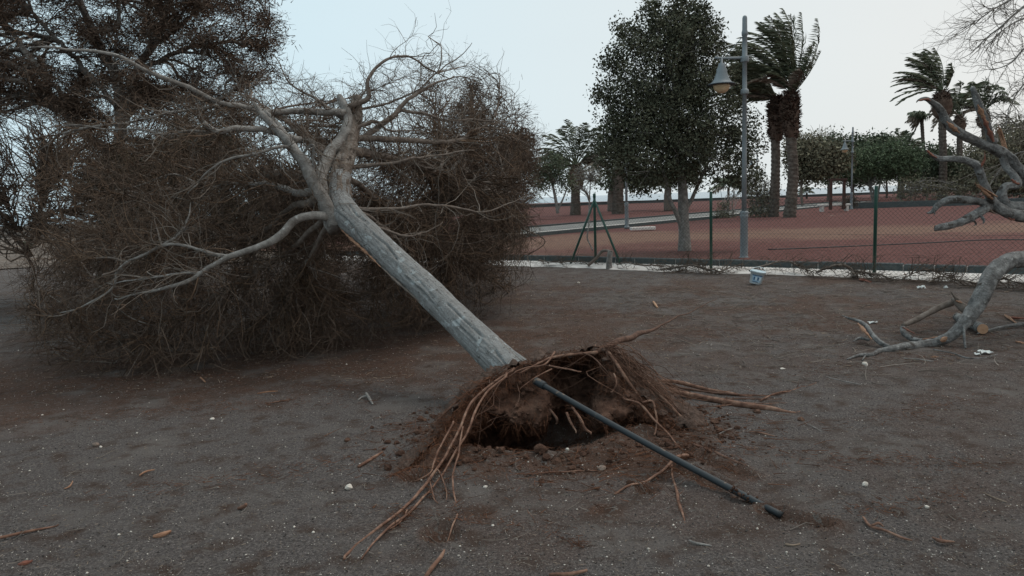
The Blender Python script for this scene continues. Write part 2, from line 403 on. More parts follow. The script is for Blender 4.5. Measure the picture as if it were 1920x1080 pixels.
# red picon beds behind the kerb: one sheet to the sea wall
def bed_h(S, W):
    p = np.stack([S, W, 0 * S], -1)
    return .10 + (.025 * fbm(p * .8, 90, 3) + .01 * fbm(p * 5, 91, 3)) + .25 * sstep(25, 90, W)
S1 = axis(-90, 140, 0, 26, .12, 1.08); W1 = axis(.155, 118, .16, 9, .10, 1.07); W1 = W1[W1 >= .155]
S, W = np.meshgrid(S1, W1, indexing='ij')
Xb, Yb = K0[0] + kd[0] * S + kn[0] * W, K0[1] + kd[1] * S + kn[1] * W
def world_px(X, Y, Z=0.0):
    d = (np.stack([X, Y, np.zeros_like(X) + Z], -1) - CAM) @ R3
    return CX + F * d[..., 0] / -d[..., 2], CY - F * d[..., 1] / -d[..., 2]
p = np.stack([Xb, Yb, 0 * Xb], -1)
# two gravels: purple-red picon and a sandy brown band through the middle of the bed
c0, c1 = G(1200, 452)[:2], G(1920, 428)[:2]; bd = (c1 - c0) / np.linalg.norm(c1 - c0); bn = np.array([-bd[1], bd[0]])
dist = (Xb - c0[0]) * bn[0] + (Yb - c0[1]) * bn[1]
if bn[1] < 0: dist = -dist
tb = 1 - sstep(1.4, 5.2, np.abs(dist) + 4.5 * fbm(p * .22, 95, 4) + 1.2 * fbm(p * 1.3, 96, 3))
tb = np.maximum(tb, .85 * (1 - sstep(0, 3.0, W)) * (1 - sstep(10, 16, S)))
V = np.stack([Xb, Yb, bed_h(S, W)], -1); nx, ny = S.shape
i = np.arange(nx - 1)[:, None] * ny + np.arange(ny - 1)[None]
qd = np.stack([i, i + ny, i + ny + 1, i + 1], -1).reshape(-1, 4)
Xf, Yf = V.reshape(-1, 3)[:, 0], V.reshape(-1, 3)[:, 1]
qd = qd[(Xf[qd] > -.22 * Yf[qd] - 4).all(1)]
bed_m = mat('red_picon', [(.062, .027, .025), (.118, .051, .045), (.19, .09, .078)], 14, .97, .8, 30, detail=10, spec=.1, tint=((.11, .06, .045), (.23, .14, .105)),
            spots=[((.24, .15, .12), 30, .70), ((.045, .02, .018), 5, .62)])
bed = build('gravel_bed', Geo().add(V.reshape(-1, 3), qd, tb.ravel()), bed_m, kind='structure')

# paths in the park
def strip_sheet(name, a, b, wid, z, m, n=60, wob=.0):
    a, b = np.array(a[:2]), np.array(b[:2]); d = (b - a) / np.linalg.norm(b - a); q = np.array([-d[1], d[0]])
    if q[1] < 0: q = -q
    t = np.linspace(0, 1, n); V = []
    for k in t:
        c_ = a + (b - a) * k
        V += [[*c_, z], [*(c_ + q * wid / 2), z + .01], [*(c_ + q * wid), z]]
    V = np.array(V); i = np.arange(n - 1)[:, None] * 3 + np.arange(2)[None]
    return build(name, Geo().add(V, np.stack([i, i + 3, i + 4, i + 1], -1).reshape(-1, 4)), m, kind='structure'), d, q
def ez(px, py, z=.14): return G(px, py, z)
PA, PB = ez(880, 452), ez(1640, 378.5)
path, pd, pq = strip_sheet('path', PA, PB, 3.0, .24, conc_path)
def low_kerb(name, a, b, w, h, m, z0=.0, group=None):
    a, b = np.array(a[:2]), np.array(b[:2]); d = b - a; L = np.linalg.norm(d); d = d / L
    k_ = build(name, box_pts([*(a + b) / 2, z0], d, L, w, h), m, kind='structure', smooth=False)
    return k_
low_kerb('path_kerb', PA + np.array([*(-pq * .12), 0]), PB + np.array([*(-pq * .12), 0]), .14, .25, concrete)
low_kerb('path_kerb', PA + np.array([*(pq * 3.32), 0]), PB + np.array([*(pq * 3.32), 0]), .14, .30, basalt)
low_kerb('path_kerb', PA + np.array([*(-pq * .25), 0]), PB + np.array([*(-pq * .25), 0]), .11, .235, basalt)
low_kerb('bed_wall', ez(1590, 388, .25), ez(2100, 374, .25), .3, .52, basalt)
# sea wall, promenade and sea
wa, wb = P(900, 370, 100), P(2100, 330, 122)
sea_wall = thing('sea_wall', 'low dark wall running along the shore in front of the sea', 'wall', (wa[0], wa[1], 0))
d2 = (wb - wa)[:2]; Lw = np.linalg.norm(d2); d2 = d2 / Lw
build('wall', box_pts([*(wa[:2] + wb[:2]) / 2, 0], d2, Lw, .5, .62, .02), wallm, sea_wall, smooth=False)
build('coping', box_pts([*(wa[:2] + wb[:2]) / 2, .622], d2, Lw, .62, .08, .02), basalt, sea_wall, smooth=False)
# shore side: rocky dark berm and earth track, seen past the crown of the fallen tree
def berm_h(X, Y):
    p = np.stack([X, Y, 0 * X], -1); prof = np.exp(-((Y - 78 - .03 * X) / 9) ** 2)
    return -.3 + prof * (.75 + .35 * fbm(p * .12, 120, 4) + .12 * fbm(p * .8, 121, 3))
build('shore_bank', grid(np.arange(-110, -4, .8), np.arange(50, 112, .8), berm_h), bermm, kind='structure')
track_m = mat('earth_track', [(.07, .053, .040), (.12, .092, .073), (.18, .145, .118)], .9, .97, .5, 8, spots=[((.11, .065, .035), .25, .56)])
xs2 = np.linspace(-34, -7.5, 60); ys2 = np.linspace(22, 52, 60)
X, Y = np.meshgrid(xs2, ys2, indexing='ij')
Y = Y + 1.5 * fbm(np.stack([X * .3, Y * 0, X * 0], -1), 130, 3); X = X + 1.2 * fbm(np.stack([Y * .3, Y * 0, X * 0], -1), 131, 3)
V = np.stack([X, Y, .02 + .05 * (fbm(np.stack([X * .5, Y * .5, X * 0], -1), 132, 3))+.03], -1)
i = np.arange(59)[:, None] * 60 + np.arange(59)[None]
build('earth_track', Geo().add(V.reshape(-1, 3), np.stack([i, i + 60, i + 61, i + 1], -1).reshape(-1, 4)), track_m, kind='structure')
# plain ground further out, to the shore, and behind the camera
farm = mat('far_dirt', [(.07, .06, .052), (.12, .10, .085)], .5, .97, .5, 5)
for k, (x0, x1, y0, y1) in enumerate([(-400, 400, -400, 125)]):
    build('terrain', Geo().add([[x0, y0, -.32], [x1, y0, -.32], [x1, y1, -.32], [x0, y1, -.32]], [[0, 1, 2, 3]]), farm, kind='structure')
build('terrain', Geo().add([[-400, 34, -.06], [-4, 34, -.06], [-4, 60, -.06], [-400, 60, -.3]], [[0, 1, 2, 3]]), farm, kind='structure')
sea_m = mat('sea_water', [(.16, .22, .27), (.21, .28, .33)], .02, .22, .6, .5, stretch=(1, 3, 1), spec=.5, dist=.6)
build('sea', Geo().add([[-30000, 112, -3], [30000, 112, -3], [30000, 40000, -3], [-30000, 40000, -3]], [[0, 1, 2, 3]]), sea_m, kind='structure')
build('shore_slope', Geo().add([[-400, 112, -.3], [400, 124, -.3], [400, 135, -3.5], [-400, 125, -3.5]], [[0, 1, 2, 3]]), bermm, kind='structure')

# ------------------------------------------------------------------ ground cover: grains, pebbles, straw and twig litter
def blobs(C, S, rot=None, kind='oct'):
    n = len(C)
    if kind == 'oct':
        v = np.array([[1, 0, 0], [-1, 0, 0], [0, 1, 0], [0, -1, 0], [0, 0, 1], [0, 0, -1]], float)
        f = np.array([[0, 2, 4], [2, 1, 4], [1, 3, 4], [3, 0, 4], [2, 0, 5], [1, 2, 5], [3, 1, 5], [0, 3, 5]])
    else:
        t = (1 + 5 ** .5) / 2
        v = nrm(np.array([[-1, t, 0], [1, t, 0], [-1, -t, 0], [1, -t, 0], [0, -1, t], [0, 1, t], [0, -1, -t], [0, 1, -t], [t, 0, -1], [t, 0, 1], [-t, 0, -1], [-t, 0, 1]], float))
        f = np.array([[0, 11, 5], [0, 5, 1], [0, 1, 7], [0, 7, 10], [0, 10, 11], [1, 5, 9], [5, 11, 4], [11, 10, 2], [10, 7, 6], [7, 1, 8], [3, 9, 4], [3, 4, 2], [3, 2, 6], [3, 6, 8], [3, 8, 9], [4, 9, 5], [2, 4, 11], [6, 2, 10], [8, 6, 7], [9, 8, 1]])
    k = len(v); J = v[None] * (1 + rng.uniform(-.25, .25, (n, k, 1)))
    a = rng.uniform(0, 6.28, n); S = np.asarray(S)
    if S.ndim == 1: S = np.stack([S, S * rng.uniform(.6, .95, n), S * rng.uniform(.45, .8, n)], -1)
    J = J * S[:, None]; ca, sa = np.cos(a)[:, None], np.sin(a)[:, None]
    J = np.stack([J[..., 0] * ca - J[..., 1] * sa, J[..., 0] * sa + J[..., 1] * ca, J[..., 2]], -1) + C[:, None]
    return Geo().add(J, (f[None] + (np.arange(n) * k)[:, None, None]).reshape(-1, 3))
def scatter(n, y0=2.7, y1=12.5, pw=1.0, xm=.75):
    """random spots, denser towards the viewer's feet as size demands"""
    u = rng.uniform(size=n); y = 1 / (1 / y0 - u * (1 / y0 - 1 / y1)) if pw else y0 + u * (y1 - y0)
    x = rng.uniform(-xm, xm, n) * y * 1.02
    return x, y
x, y = scatter(13000); s = rng.uniform(.002, .006, 13000) * (1 + .06 * y)
build('gravel', blobs(np.stack([x, y, ground_h(x, y) + s * .2], -1), s), gravelm, kind='stuff')
x, y = scatter(5200); s = np.clip(rng.lognormal(-5.95, .45, 5200), .0016, .010) * (1 + .03 * y)
build('pale_pebbles', blobs(np.stack([x, y, ground_h(x, y) + s * .3], -1), s), stonew, kind='stuff')
# clods near the hole
n = 1500; a = rng.uniform(0, 6.28, n); r = np.abs(rng.normal(.95, .3, n))
x = PIT[0] + .1 + np.cos(a) * r * .95; y = PIT[1] - .1 + np.sin(a) * r * .65; s = np.clip(rng.lognormal(-4.6, .55, n), .004, .035)
build('soil_crumbs', blobs(np.stack([x, y, ground_h(x, y) + s * .2], -1), s, kind='ico'), soil, kind='stuff', smooth=False)
def litter(n, Lr, rr, y0, y1, xs=None, lift=.004, K_=4):
    x, y = scatter(n, y0, y1) if xs is None else xs
    L = rng.uniform(*Lr, n); a = rng.uniform(0, 6.28, n); bend = rng.normal(0, .5, n)
    t = np.linspace(0, 1, K_)[None]; an = a[:, None] + bend[:, None] * t
    dx = np.cumsum(np.cos(an), 1) * L[:, None] / K_; dy = np.cumsum(np.sin(an), 1) * L[:, None] / K_
    X = x[:, None] + dx; Y = y[:, None] + dy
    Z = ground_h(X, Y) + lift * (1 + rng.uniform(0, 2, (n, 1))) + rng.uniform(0, .02, (n, 1)) * t * L[:, None] * 8
    R = (rng.uniform(*rr, n)[:, None] * (1 - .5 * t)) * np.ones_like(X)
    return btube(np.stack([X, Y, Z], -1), R, 3)
build('straw_litter', litter(5200, (.008, .035), (.0007, .0018), 2.7, 12, K_=3), straw, kind='stuff')
build('twig_litter', litter(420, (.05, .18), (.0012, .0028), 3.0, 13), twig_grey, kind='stuff')
n = 5500; x = rng.uniform(-5, 8.5, n); y = rng.uniform(6.5, 15, n)
build('straw_litter', litter(n, (.02, .10), (.0018, .0042), 0, 0, (x, y), K_=3), straw, kind='stuff')
n = 4500; y = rng.uniform(6.5, 15.5, n); x = rng.uniform(-.7, .75, n) * y; s = rng.uniform(.004, .013, n)
build('pale_pebbles', blobs(np.stack([x, y, ground_h(x, y) + s * .2], -1), s), stoneb, kind='stuff')
n = 1100; x = rng.uniform(1.5, 7.5, n); y = rng.uniform(6.0, 12.6, n)
build('twig_litter', litter(n, (.08, .4), (.002, .0045), 0, 0, (x, y), K_=5), twig_grey, kind='stuff')
n = 1200; a = rng.uniform(0, 6.28, n); r = np.abs(rng.normal(1.0, .35, n))
x = PIT[0] + .15 + np.cos(a) * r * 1.0; y = PIT[1] - .2 + np.sin(a) * r * .7
build('fine_root_litter', litter(n, (.03, .2), (.0012, .003), 0, 0, (x, y), lift=.006), hairm, kind='stuff')

dr = []
for cx_, cy_, sx_, sy_, a_, n_ in [(-2.4, 5.9, .9, .16, .2, 700), (-.9, 6.6, 1.0, .14, .15, 700), (1.6, 8.2, 1.3, .2, -.1, 700), (3.2, 6.6, .8, .14, .3, 500), (-1.6, 4.3, .5, .08, .3, 350), (2.2, 4.2, .5, .07, -.3, 350), (3.6, 8.8, 1.2, .2, .1, 600), (.6, 10.3, 1.6, .25, 0, 700), (4.6, 7.6, .9, .2, .2, 500), (2.9, 5.2, .4, .1, .5, 260), (-3.0, 7.0, 1.4, .2, .1, 700), (1.9, 3.6, .25, .05, .2, 160), (-.3, 3.6, .3, .05, -.3, 160)]:
    u_, v_ = rng.normal(0, sx_, n_), rng.normal(0, sy_, n_); dr.append(np.stack([cx_ + u_ * math.cos(a_) - v_ * math.sin(a_), cy_ + u_ * math.sin(a_) + v_ * math.cos(a_)], 1))
dr = np.concatenate(dr)
build('needle_drifts', litter(len(dr), (.02, .08), (.0009, .002), 0, 0, (dr[:, 0], dr[:, 1]), K_=3), hairm, kind='stuff')
# ------------------------------------------------------------------ growing branches
def bez(A, T, B, K_, wig):
    """curved branches from A, leaving along T, to B"""
    n = len(A); d = np.linalg.norm(B - A, axis=1, keepdims=True)
    C1 = A + T * d * .45
    t = np.linspace(0, 1, K_)[None, :, None]
    Pt = (1 - t) ** 2 * A[:, None] + 2 * t * (1 - t) * C1[:, None] + t * t * B[:, None]
    w = 0
    for k in (1, 2, 3):
        w = w + rng.normal(0, 1 / k ** 1.2, (n, 1, 3)) * np.sin(math.pi * k * t + rng.uniform(-.3, .3, (n, 1, 1)) * k)
    return Pt + w * d[:, None] * wig * np.minimum(1, t * 4)
def flat(Pl, Rl):
    """sample points, tangents and radii of a list of curve batches"""
    Ps, Ts, Rs = [], [], []
    for Pt, R in zip(Pl, Rl):
        T = nrm(np.gradient(Pt, axis=1)); Ps.append(Pt.reshape(-1, 3)); Ts.append(T.reshape(-1, 3)); Rs.append(np.broadcast_to(R, Pt.shape[:2]).reshape(-1))
    return np.concatenate(Ps), np.concatenate(Ts), np.concatenate(Rs)
def grow(src, B, K_, rk, rmax, rtip, wig=.05, turn=.5):
    Ps, Ts, Rs = src; out = np.empty(len(B), int)
    for a in range(0, len(B), 500):
        b = B[a:a + 500]; D = b[:, None] - Ps[None]; L = np.linalg.norm(D, axis=2)
        cosv = (D * Ts[None]).sum(-1) / np.maximum(L, 1e-6)
        out[a:a + 500] = np.argmin(L * (1 + turn * (1 - cosv)) + 0.02 / (Rs[None] + .01), axis=1)
    A, T, R0 = Ps[out], Ts[out], Rs[out]
    T = nrm(T + .25 * rng.normal(size=T.shape))
    Pt = bez(A, T, B, K_, wig)
    L = np.linalg.norm(B - A, axis=1)
    r0 = np.minimum(np.minimum(R0 * .75, rmax), rtip + rk * L)
    R = r0[:, None] * (1 - np.linspace(0, 1, K_)[None] ** 1.2) + rtip
    return Pt, R
def sprout(src, n, Lr, r, K_, spread=.9, curl=1.2, grav=0.0, wind=None, lo=0.0, rt=.35):
    Ps, Ts, Rs = src; i = rng.integers(0, len(Ps), n)
    A, T = Ps[i], Ts[i]
    d = nrm(T + spread * rng.normal(size=(n, 3)) + np.array([0, 0, -grav]) + (0 if wind is None else np.array(wind)))
    L = rng.uniform(*Lr, n) * rng.uniform(.6, 1.1, n); ax = nrm(rng.normal(size=(n, 3))) * (curl * rng.normal(size=(n, 1)))
    Pt = np.empty((n, K_, 3)); Pt[:, 0] = A; p_ = A.copy()
    for k in range(1, K_):
        d = nrm(d + np.cross(ax, d) / (K_ - 1) + .26 * rng.normal(size=(n, 3)) + np.array([0, 0, -grav]) * .25)
        p_ = p_ + d * (L / (K_ - 1))[:, None]; Pt[:, k] = p_
    R = np.minimum(r * rng.uniform(.7, 1.3, n), Rs[i] * .9)[:, None] * (1 - (1 - rt) * np.linspace(0, 1, K_)[None])
    return Pt, R
def floor_clip(Pt, lift=.012, hf=None):
    h = (ground_h(Pt[..., 0], Pt[..., 1]) if hf is None else hf)
    Pt[..., 2] = np.maximum(Pt[..., 2], h + lift); return Pt
def in_poly(px, py, poly):
    poly = np.asarray(poly, float); x0, y0 = poly[:, 0], poly[:, 1]; x1, y1 = np.roll(x0, -1), np.roll(y0, -1)
    c = np.zeros(np.shape(px), bool)
    for a, b, c_, d in zip(x0, y0, x1, y1):
        c ^= ((b > py) != (d > py)) & (px < (c_ - a) * (py - b) / (d - b + 1e-12) + a)
    return c
def W(pts):       # list of (px,py,D[,r]) -> world points, radii
    a = np.array([q[:3] for q in pts], float); r = np.array([q[3] for q in pts]) if len(pts[0]) > 3 else None
    return P(a[:, 0], a[:, 1], a[:, 2]), r

# ------------------------------------------------------------------ the uprooted tree
TB = P(960, 700, 5.5)
ft = thing('fallen_tree', 'uprooted bare grey tree leaning from its lifted root plate onto its twiggy crown', 'tree', (TB[0], TB[1], 0))
tp, tr = W([(985, 722, 5.4, .18), (948, 688, 5.55, .148), (872, 614, 6.0, .133), (806, 549, 6.35, .133), (745, 494, 6.7, .135), (690, 441, 6.95, .134), (650, 402, 7.15, .142),
            (637, 372, 7.3, .125), (638, 330, 7.5, .112), (652, 282, 7.75, .10), (662, 238, 8.0, .085), (668, 205, 8.15, .07), (668, 183, 8.25, .055)])
g, TP, TR = limb(tp[:9], (tr * .93)[:9], 210, 120, .08, 5, 3, ridge=.05)
CRACKS = [[(629, 397), (645, 407), (660, 424), (674, 445), (683, 462), (700, 484)], [(618, 372), (621, 392), (627, 414), (636, 430)], [(936, 634), (952, 651), (972, 670), (984, 680)], [(930, 660), (942, 676), (954, 692)],
          [(768, 556), (784, 572), (800, 590), (815, 602)], [(700, 440), (724, 458), (744, 486)], [(655, 385), (668, 402), (690, 420)], [(850, 600), (872, 622), (890, 640)], [(760, 520), (790, 545), (812, 570)], [(840, 570), (870, 600), (905, 632)], [(715, 500), (745, 540), (775, 570)]]
vv = g.v[0].astype(float); vx, vy = world_px(vv[:, 0], vv[:, 1], vv[:, 2])
ax_i = np.repeat(np.arange(210), 120); inw = nrm(TP[ax_i] - vv); near_side = ((vv - CAM) * inw).sum(-1) > 0
for ci, cr_ in enumerate(CRACKS):       # open splits that run along the trunk
    dm = np.full(len(vv), 99.)
    for (ax_, ay_), (bx_, by_) in zip(cr_[:-1], cr_[1:]):
        k_ = np.clip(((vx - ax_) * (bx_ - ax_) + (vy - ay_) * (by_ - ay_)) / ((bx_ - ax_) ** 2 + (by_ - ay_) ** 2), 0, 1)
        dm = np.minimum(dm, np.hypot(vx - ax_ - k_ * (bx_ - ax_), vy - ay_ - k_ * (by_ - ay_)) + 1.2 * fbm(vv * 30, ci, 2))
    vv = vv + inw * (near_side * (.018 * np.exp(-(dm / 1.4) ** 2) - .003 * np.exp(-((np.abs(dm) - 4.5) / 2) ** 2)))[:, None]
g.v[0] = vv.astype(np.float32)
tk = build('trunk', g, bark, ft)
g, _, _ = limb(tp[7:], (tr * .94)[7:], 70, 48, .16, 8, 14, ridge=.18); build('upper_stem', g, bark_peel, ft)
# peeled strip of raw wood low on the flank of the fork, split bark lips near the foot
def strip_on(pts, w, th, m, name, parent, n=26):
    a, _ = W(pts); C = catmull(a, n); T = nrm(np.gradient(C, axis=0)); up = nrm(np.cross(T, C - CAM)); out = nrm(CAM - C)
    t = np.linspace(0, 1, n); ww = w * np.sin(math.pi * np.clip(t, .04, .96)) ** .5 * np.clip(.85 + rng.uniform(-.45, .45, n), .2, 1.4)
    V = np.stack([C - up * ww[:, None] - out * th, C - up * ww[:, None] * .3 + out * th * .6, C + up * ww[:, None] * .4 + out * th * .5, C + up * ww[:, None] - out * th], 1)
    i = np.arange(n - 1)[:, None] * 4 + np.arange(4)[None]; j = np.arange(n - 1)[:, None] * 4 + (np.arange(4)[None] + 1) % 4
    return build(name, Geo().add(V.reshape(-1, 3), np.stack([i, j, j + 4, i + 4], -1).reshape(-1, 4)), m, parent, smooth=False)
strip_on([(637, 428, 7.02), (661, 451, 6.86), (688, 475, 6.74), (714, 501, 6.58)], .013, .010, raw, 'peeled_strip', ft)
strip_on([(930, 632, 5.75), (950, 652, 5.6), (972, 672, 5.45), (986, 678, 5.4)], .012, .022, bark_limb, 'bark_lip', ft)
strip_on([(716, 502, 6.58), (742, 527, 6.46), (768, 549, 6.36), (792, 570, 6.26)], .012, .012, bark_brown, 'bark_lip', ft)
LIMBS = [
    ([(628, 425, 7.1, .095), (612, 385, 7.1, .08), (590, 345, 7.1, .074), (565, 301, 7.15, .066), (542, 269, 7.2, .058), (505, 230, 7.3, .044), (484, 205, 7.4, .03), (474, 190, 7.45, .012)], 1),
    ([(545, 275, 7.2, .045), (528, 240, 7.35, .04), (508, 218, 7.5, .036), (492, 207, 7.6, .03)], 1),
    ([(630, 430, 7.12, .10), (616, 405, 7.2, .085), (604, 372, 7.25, .078), (600, 342, 7.35, .075), (613, 292, 7.6, .077), (641, 254, 7.8, .073), (650, 215, 7.95, .06), (643, 192, 8.0, .055), (636, 178, 8.05, .03)], 1),
    ([(618, 408, 7.1, .058), (590, 403, 7.0, .05), (545, 415, 6.9, .047), (525, 440, 6.82, .046), (490, 462, 6.75, .04), (430, 481, 6.7, .034), (400, 500, 6.65, .027), (350, 528, 6.6, .024), (278, 543, 6.6, .015), (215, 560, 6.7, .008)], 1),
    ([(435, 482, 6.7, .026), (405, 478, 6.7, .022), (372, 468, 6.75, .018), (333, 461, 6.8, .016), (304, 463, 6.8, .02), (259, 483, 6.8, .016), (218, 509, 6.8, .014), (211, 543, 6.8, .013), (167, 572, 6.8, .011), (111, 587, 6.9, .006)], 1),
    ([(304, 461, 6.8, .016), (340, 430, 6.9, .014), (352, 405, 7.0, .009), (358, 380, 7.1, .005)], 1),
    ([(381, 513, 6.65, .018), (330, 510, 6.6, .014), (270, 520, 6.6, .010), (200, 530, 6.7, .005)], 1),
    ([(648, 212, 7.95, .05), (600, 211, 7.9, .045), (560, 208, 7.8, .042), (500, 208, 7.65, .036), (463, 200, 7.5, .032), (389, 181, 7.3, .028), (333, 159, 7.2, .026), (278, 137, 7.1, .022), (222, 109, 7.0, .020), (148, 96, 6.9, .016), (55, 91, 6.8, .010)], 1),
    ([(500, 208, 7.6, .03), (450, 199, 7.55, .026), (407, 198, 7.5, .022), (333, 207, 7.4, .018), (259, 230, 7.3, .014), (167, 239, 7.2, .016), (111, 252, 7.2, .012), (74, 281, 7.3, .006)], 1),
    ([(565, 262, 7.5, .04), (507, 248, 7.3, .036), (437, 241, 7.1, .036), (400, 240, 7.0, .032), (381, 229, 6.95, .028)], 1),
    ([(420, 242, 7.1, .02), (350, 248, 7.1, .016), (311, 252, 7.1, .012), (240, 240, 7.1, .01), (120, 235, 7.1, .005)], 1),
    ([(556, 285, 7.3, .026), (530, 276, 7.1, .02), (481, 283, 7.0, .016), (407, 307, 6.9, .013), (352, 363, 6.9, .007)], 1),
    ([(655, 262, 7.9, .042), (690, 250, 8.0, .04), (743, 207, 8.3, .034), (769, 181, 8.4, .026), (808, 159, 8.6, .018), (850, 143, 8.8, .01), (900, 150, 9, .004)], 0),
    ([(652, 205, 8.0, .04), (691, 185, 8.1, .034), (688, 160, 8.1, .026), (700, 135, 8.2, .022), (727, 110, 8.3, .018), (759, 104, 8.5, .015), (785, 113, 8.6, .012), (811, 133, 8.8, .01), (850, 150, 9, .005)], 0),
    ([(668, 262, 7.9, .045), (727, 262, 8.1, .04), (790, 266, 8.4, .036), (860, 262, 8.8, .03), (900, 240, 9.2, .02)], 0),
    ([(745, 210, 8.3, .024), (790, 212, 8.5, .02), (834, 224, 8.7, .016), (921, 227, 9.2, .010), (986, 240, 9.6, .004)], 0),
    ([(650, 316, 7.6, .034), (711, 311, 7.7, .024), (766, 301, 7.8, .018), (810, 290, 8.0, .014), (889, 282, 8.3, .007)], 0),
    ([(652, 385, 7.2, .034), (690, 392, 7.25, .026), (742, 392, 7.4, .020), (806, 382, 7.6, .016), (884, 394, 7.9, .012), (933, 389, 8.1, .009), (991, 366, 8.4, .004)], 0),
    ([(658, 405, 7.1, .03), (680, 413, 7.1, .022), (722, 428, 7.2, .018), (761, 442, 7.3, .014), (800, 432, 7.5, .009), (830, 416, 7.6, .004)], 0),
    ([(672, 396, 7.25, .03), (722, 425, 7.6, .026), (748, 457, 7.8, .02), (764, 493, 7.9, .014), (800, 530, 8.1, .006)], 0),
    ([(600, 360, 7.3, .06), (565, 363, 7.5, .05), (533, 356, 7.7, .042), (500, 344, 7.9, .036), (459, 344, 8.1, .026), (400, 350, 8.4, .012)], 1),
    ([(590, 372, 7.3, .06), (548, 392, 7.7, .045), (500, 430, 8.0, .038), (463, 446, 8.1, .034), (407, 437, 8.2, .026), (370, 437, 8.3, .016)], 0),
    ([(640, 350, 7.5, .08), (560, 330, 8.4, .07), (470, 330, 9.3, .05), (330, 360, 10.2, .03), (200, 380, 10.8, .012)], 0),
    ([(655, 280, 7.8, .07), (740, 300, 8.7, .06), (830, 330, 9.6, .045), (920, 370, 10.4, .03), (980, 420, 10.9, .012)], 0),
    ([(640, 330, 7.6, .07), (600, 280, 8.6, .05), (540, 230, 9.5, .035), (470, 180, 10.3, .015)], 0),
    ([(648, 225, 8.0, .03), (600, 190, 8.2, .02), (545, 160, 8.4, .012), (520, 115, 8.5, .007), (500, 90, 8.6, .004)], 0),
    ([(645, 250, 7.9, .026), (700, 225, 8.0, .02), (735, 245, 8.1, .013), (800, 250, 8.2, .006)], 0),
    ([(640, 205, 8.05, .02), (700, 200, 8.3, .016), (780, 170, 8.7, .012), (850, 110, 9.0, .008), (885, 80, 9.1, .004)], 0),
    ([(560, 302, 7.2, .02), (585, 270, 7.1, .014), (592, 330, 7.15, .016), (600, 352, 7.2, .02)], 1),
    ([(650, 330, 7.6, .04), (700, 370, 8.2, .035), (800, 440, 9.0, .03), (880, 500, 9.6, .02), (940, 540, 10, .008)], 0),
    ([(610, 410, 7.2, .04), (540, 470, 7.6, .034), (430, 540, 7.7, .026), (320, 600, 7.6, .018), (200, 640, 7.6, .008)], 0),
    ([(615, 420, 7.2, .036), (560, 520, 7.8, .03), (500, 590, 8.0, .02), (460, 640, 8.0, .01)], 0),
]
LP, LR = [], []
for k, (q, grey) in enumerate(LIMBS):
    a, r = W(q); g, a_, r_ = limb(a, r * .80, 40, 12, .15, 11, 100 + k, wob=.045)
    build('branch', g, bark_limb if grey else bark_brown, ft)
    LP.append(a_[None]); LR.append(r_[None])
s0 = flat(LP, LR); ok = s0[2] > .008; s0 = tuple(x_[ok] for x_ in s0)
ok = np.abs(s0[2]) < .075; s0 = tuple(x_[ok] for x_ in s0)
# targets fill the crown as a solid body lying behind the fork
CROWN = [(20, 330), (60, 240), (200, 200), (330, 185), (480, 140), (560, 150), (650, 190), (700, 150), (760, 105), (840, 100), (900, 110), (960, 170), (1000, 240), (1020, 320), (1010, 400),
         (985, 470), (930, 535), (840, 590), (740, 628), (620, 668), (500, 690), (380, 700), (240, 705), (100, 712), (60, 690), (10, 560), (60, 480), (30, 400)]
def crown_targets(n, poly, d0, d1, x0=-120, x1=1020):
    out = []
    while sum(map(len, out)) < n:
        px = rng.uniform(x0, x1, n * 2); py = rng.uniform(60, 720, n * 2)
        near = np.interp(px, [-120, 300, 600, 750, 900, 1000], [6.9, 6.9, 7.5, 8.2, 8.8, 9.2]); D = near + (d1 - d0) * rng.uniform(size=n * 2) ** 1.1 + d0
        w = P(px, py, D); k = in_poly(px, py, poly) & (w[:, 2] > .03)
        keep = np.where((px < 560) & (py < 400), np.interp(py, [180, 400], [.22, .75]), np.where(py < 260, .55, 1.0)) * np.interp(px, [0, 160], [.35, 1])
        k &= rng.uniform(size=len(px)) < keep
        out.append(w[k])
    return np.concatenate(out)[:n]
B = crown_targets(330, CROWN, 0, 3.6); P2, R2 = grow(s0, B, 14, .009, .028, .0032, .085)
P2 = floor_clip(P2)
for k in range(60): build('branch', btube(P2[k:k + 1], R2[k:k + 1], 6), bark_brown if k % 3 else bark_limb, ft)
build('branches', btube(P2[60:], R2[60:], 5), bark_brown, ft, kind='stuff')
s1 = flat([P2], [R2]); s1m = tuple(np.concatenate([a, b]) for a, b in zip(s0, s1))
B = np.concatenate([crown_targets(3400, CROWN, 0, 3.8), crown_targets(700, [(540, 390), (700, 400), (850, 400), (1000, 420), (960, 540), (800, 600), (620, 655), (540, 600)], .2, 2.8)]); P3, R3_ = grow(s1m, B, 7, .005, .011, .0022, .12)
P3 = floor_clip(P3)
build('twigs', btube(P3, R3_, 3), twig, ft, kind='stuff')
s2 = flat([P3[:, 2:]], [R3_[:, 2:]])
P4, R4 = sprout(s2, 30000, (.2, .6), .0031, 5, spread=.9, curl=2.6, grav=.04); floor_clip(P4, .008)
build('twigs', btube(P4[:6000], R4[:6000], 3), twig, ft, kind='stuff')
build('twigs', bribbon(P4[6000:], R4[6000:] * 1.2), twig_dark, ft, kind='stuff')
Pn_, Tn_, _ = flat([P4[:, 1:]], [R4[:, 1:]]); i_ = rng.integers(0, len(Pn_), 55000); c_ = Pn_[i_] + rng.normal(0, .03, (55000, 3))
d_ = nrm(Tn_[i_] + .8 * rng.normal(size=c_.shape)); q_ = nrm(np.cross(d_, rng.normal(size=c_.shape))) * .0022
V_ = np.stack([c_ - q_, c_ + q_, c_ + d_ * rng.uniform(.04, .12, (55000, 1))], 1)
build('needles', Geo().add(V_.reshape(-1, 3), np.arange(165000).reshape(-1, 3)), needle, ft, kind='stuff', smooth=False)
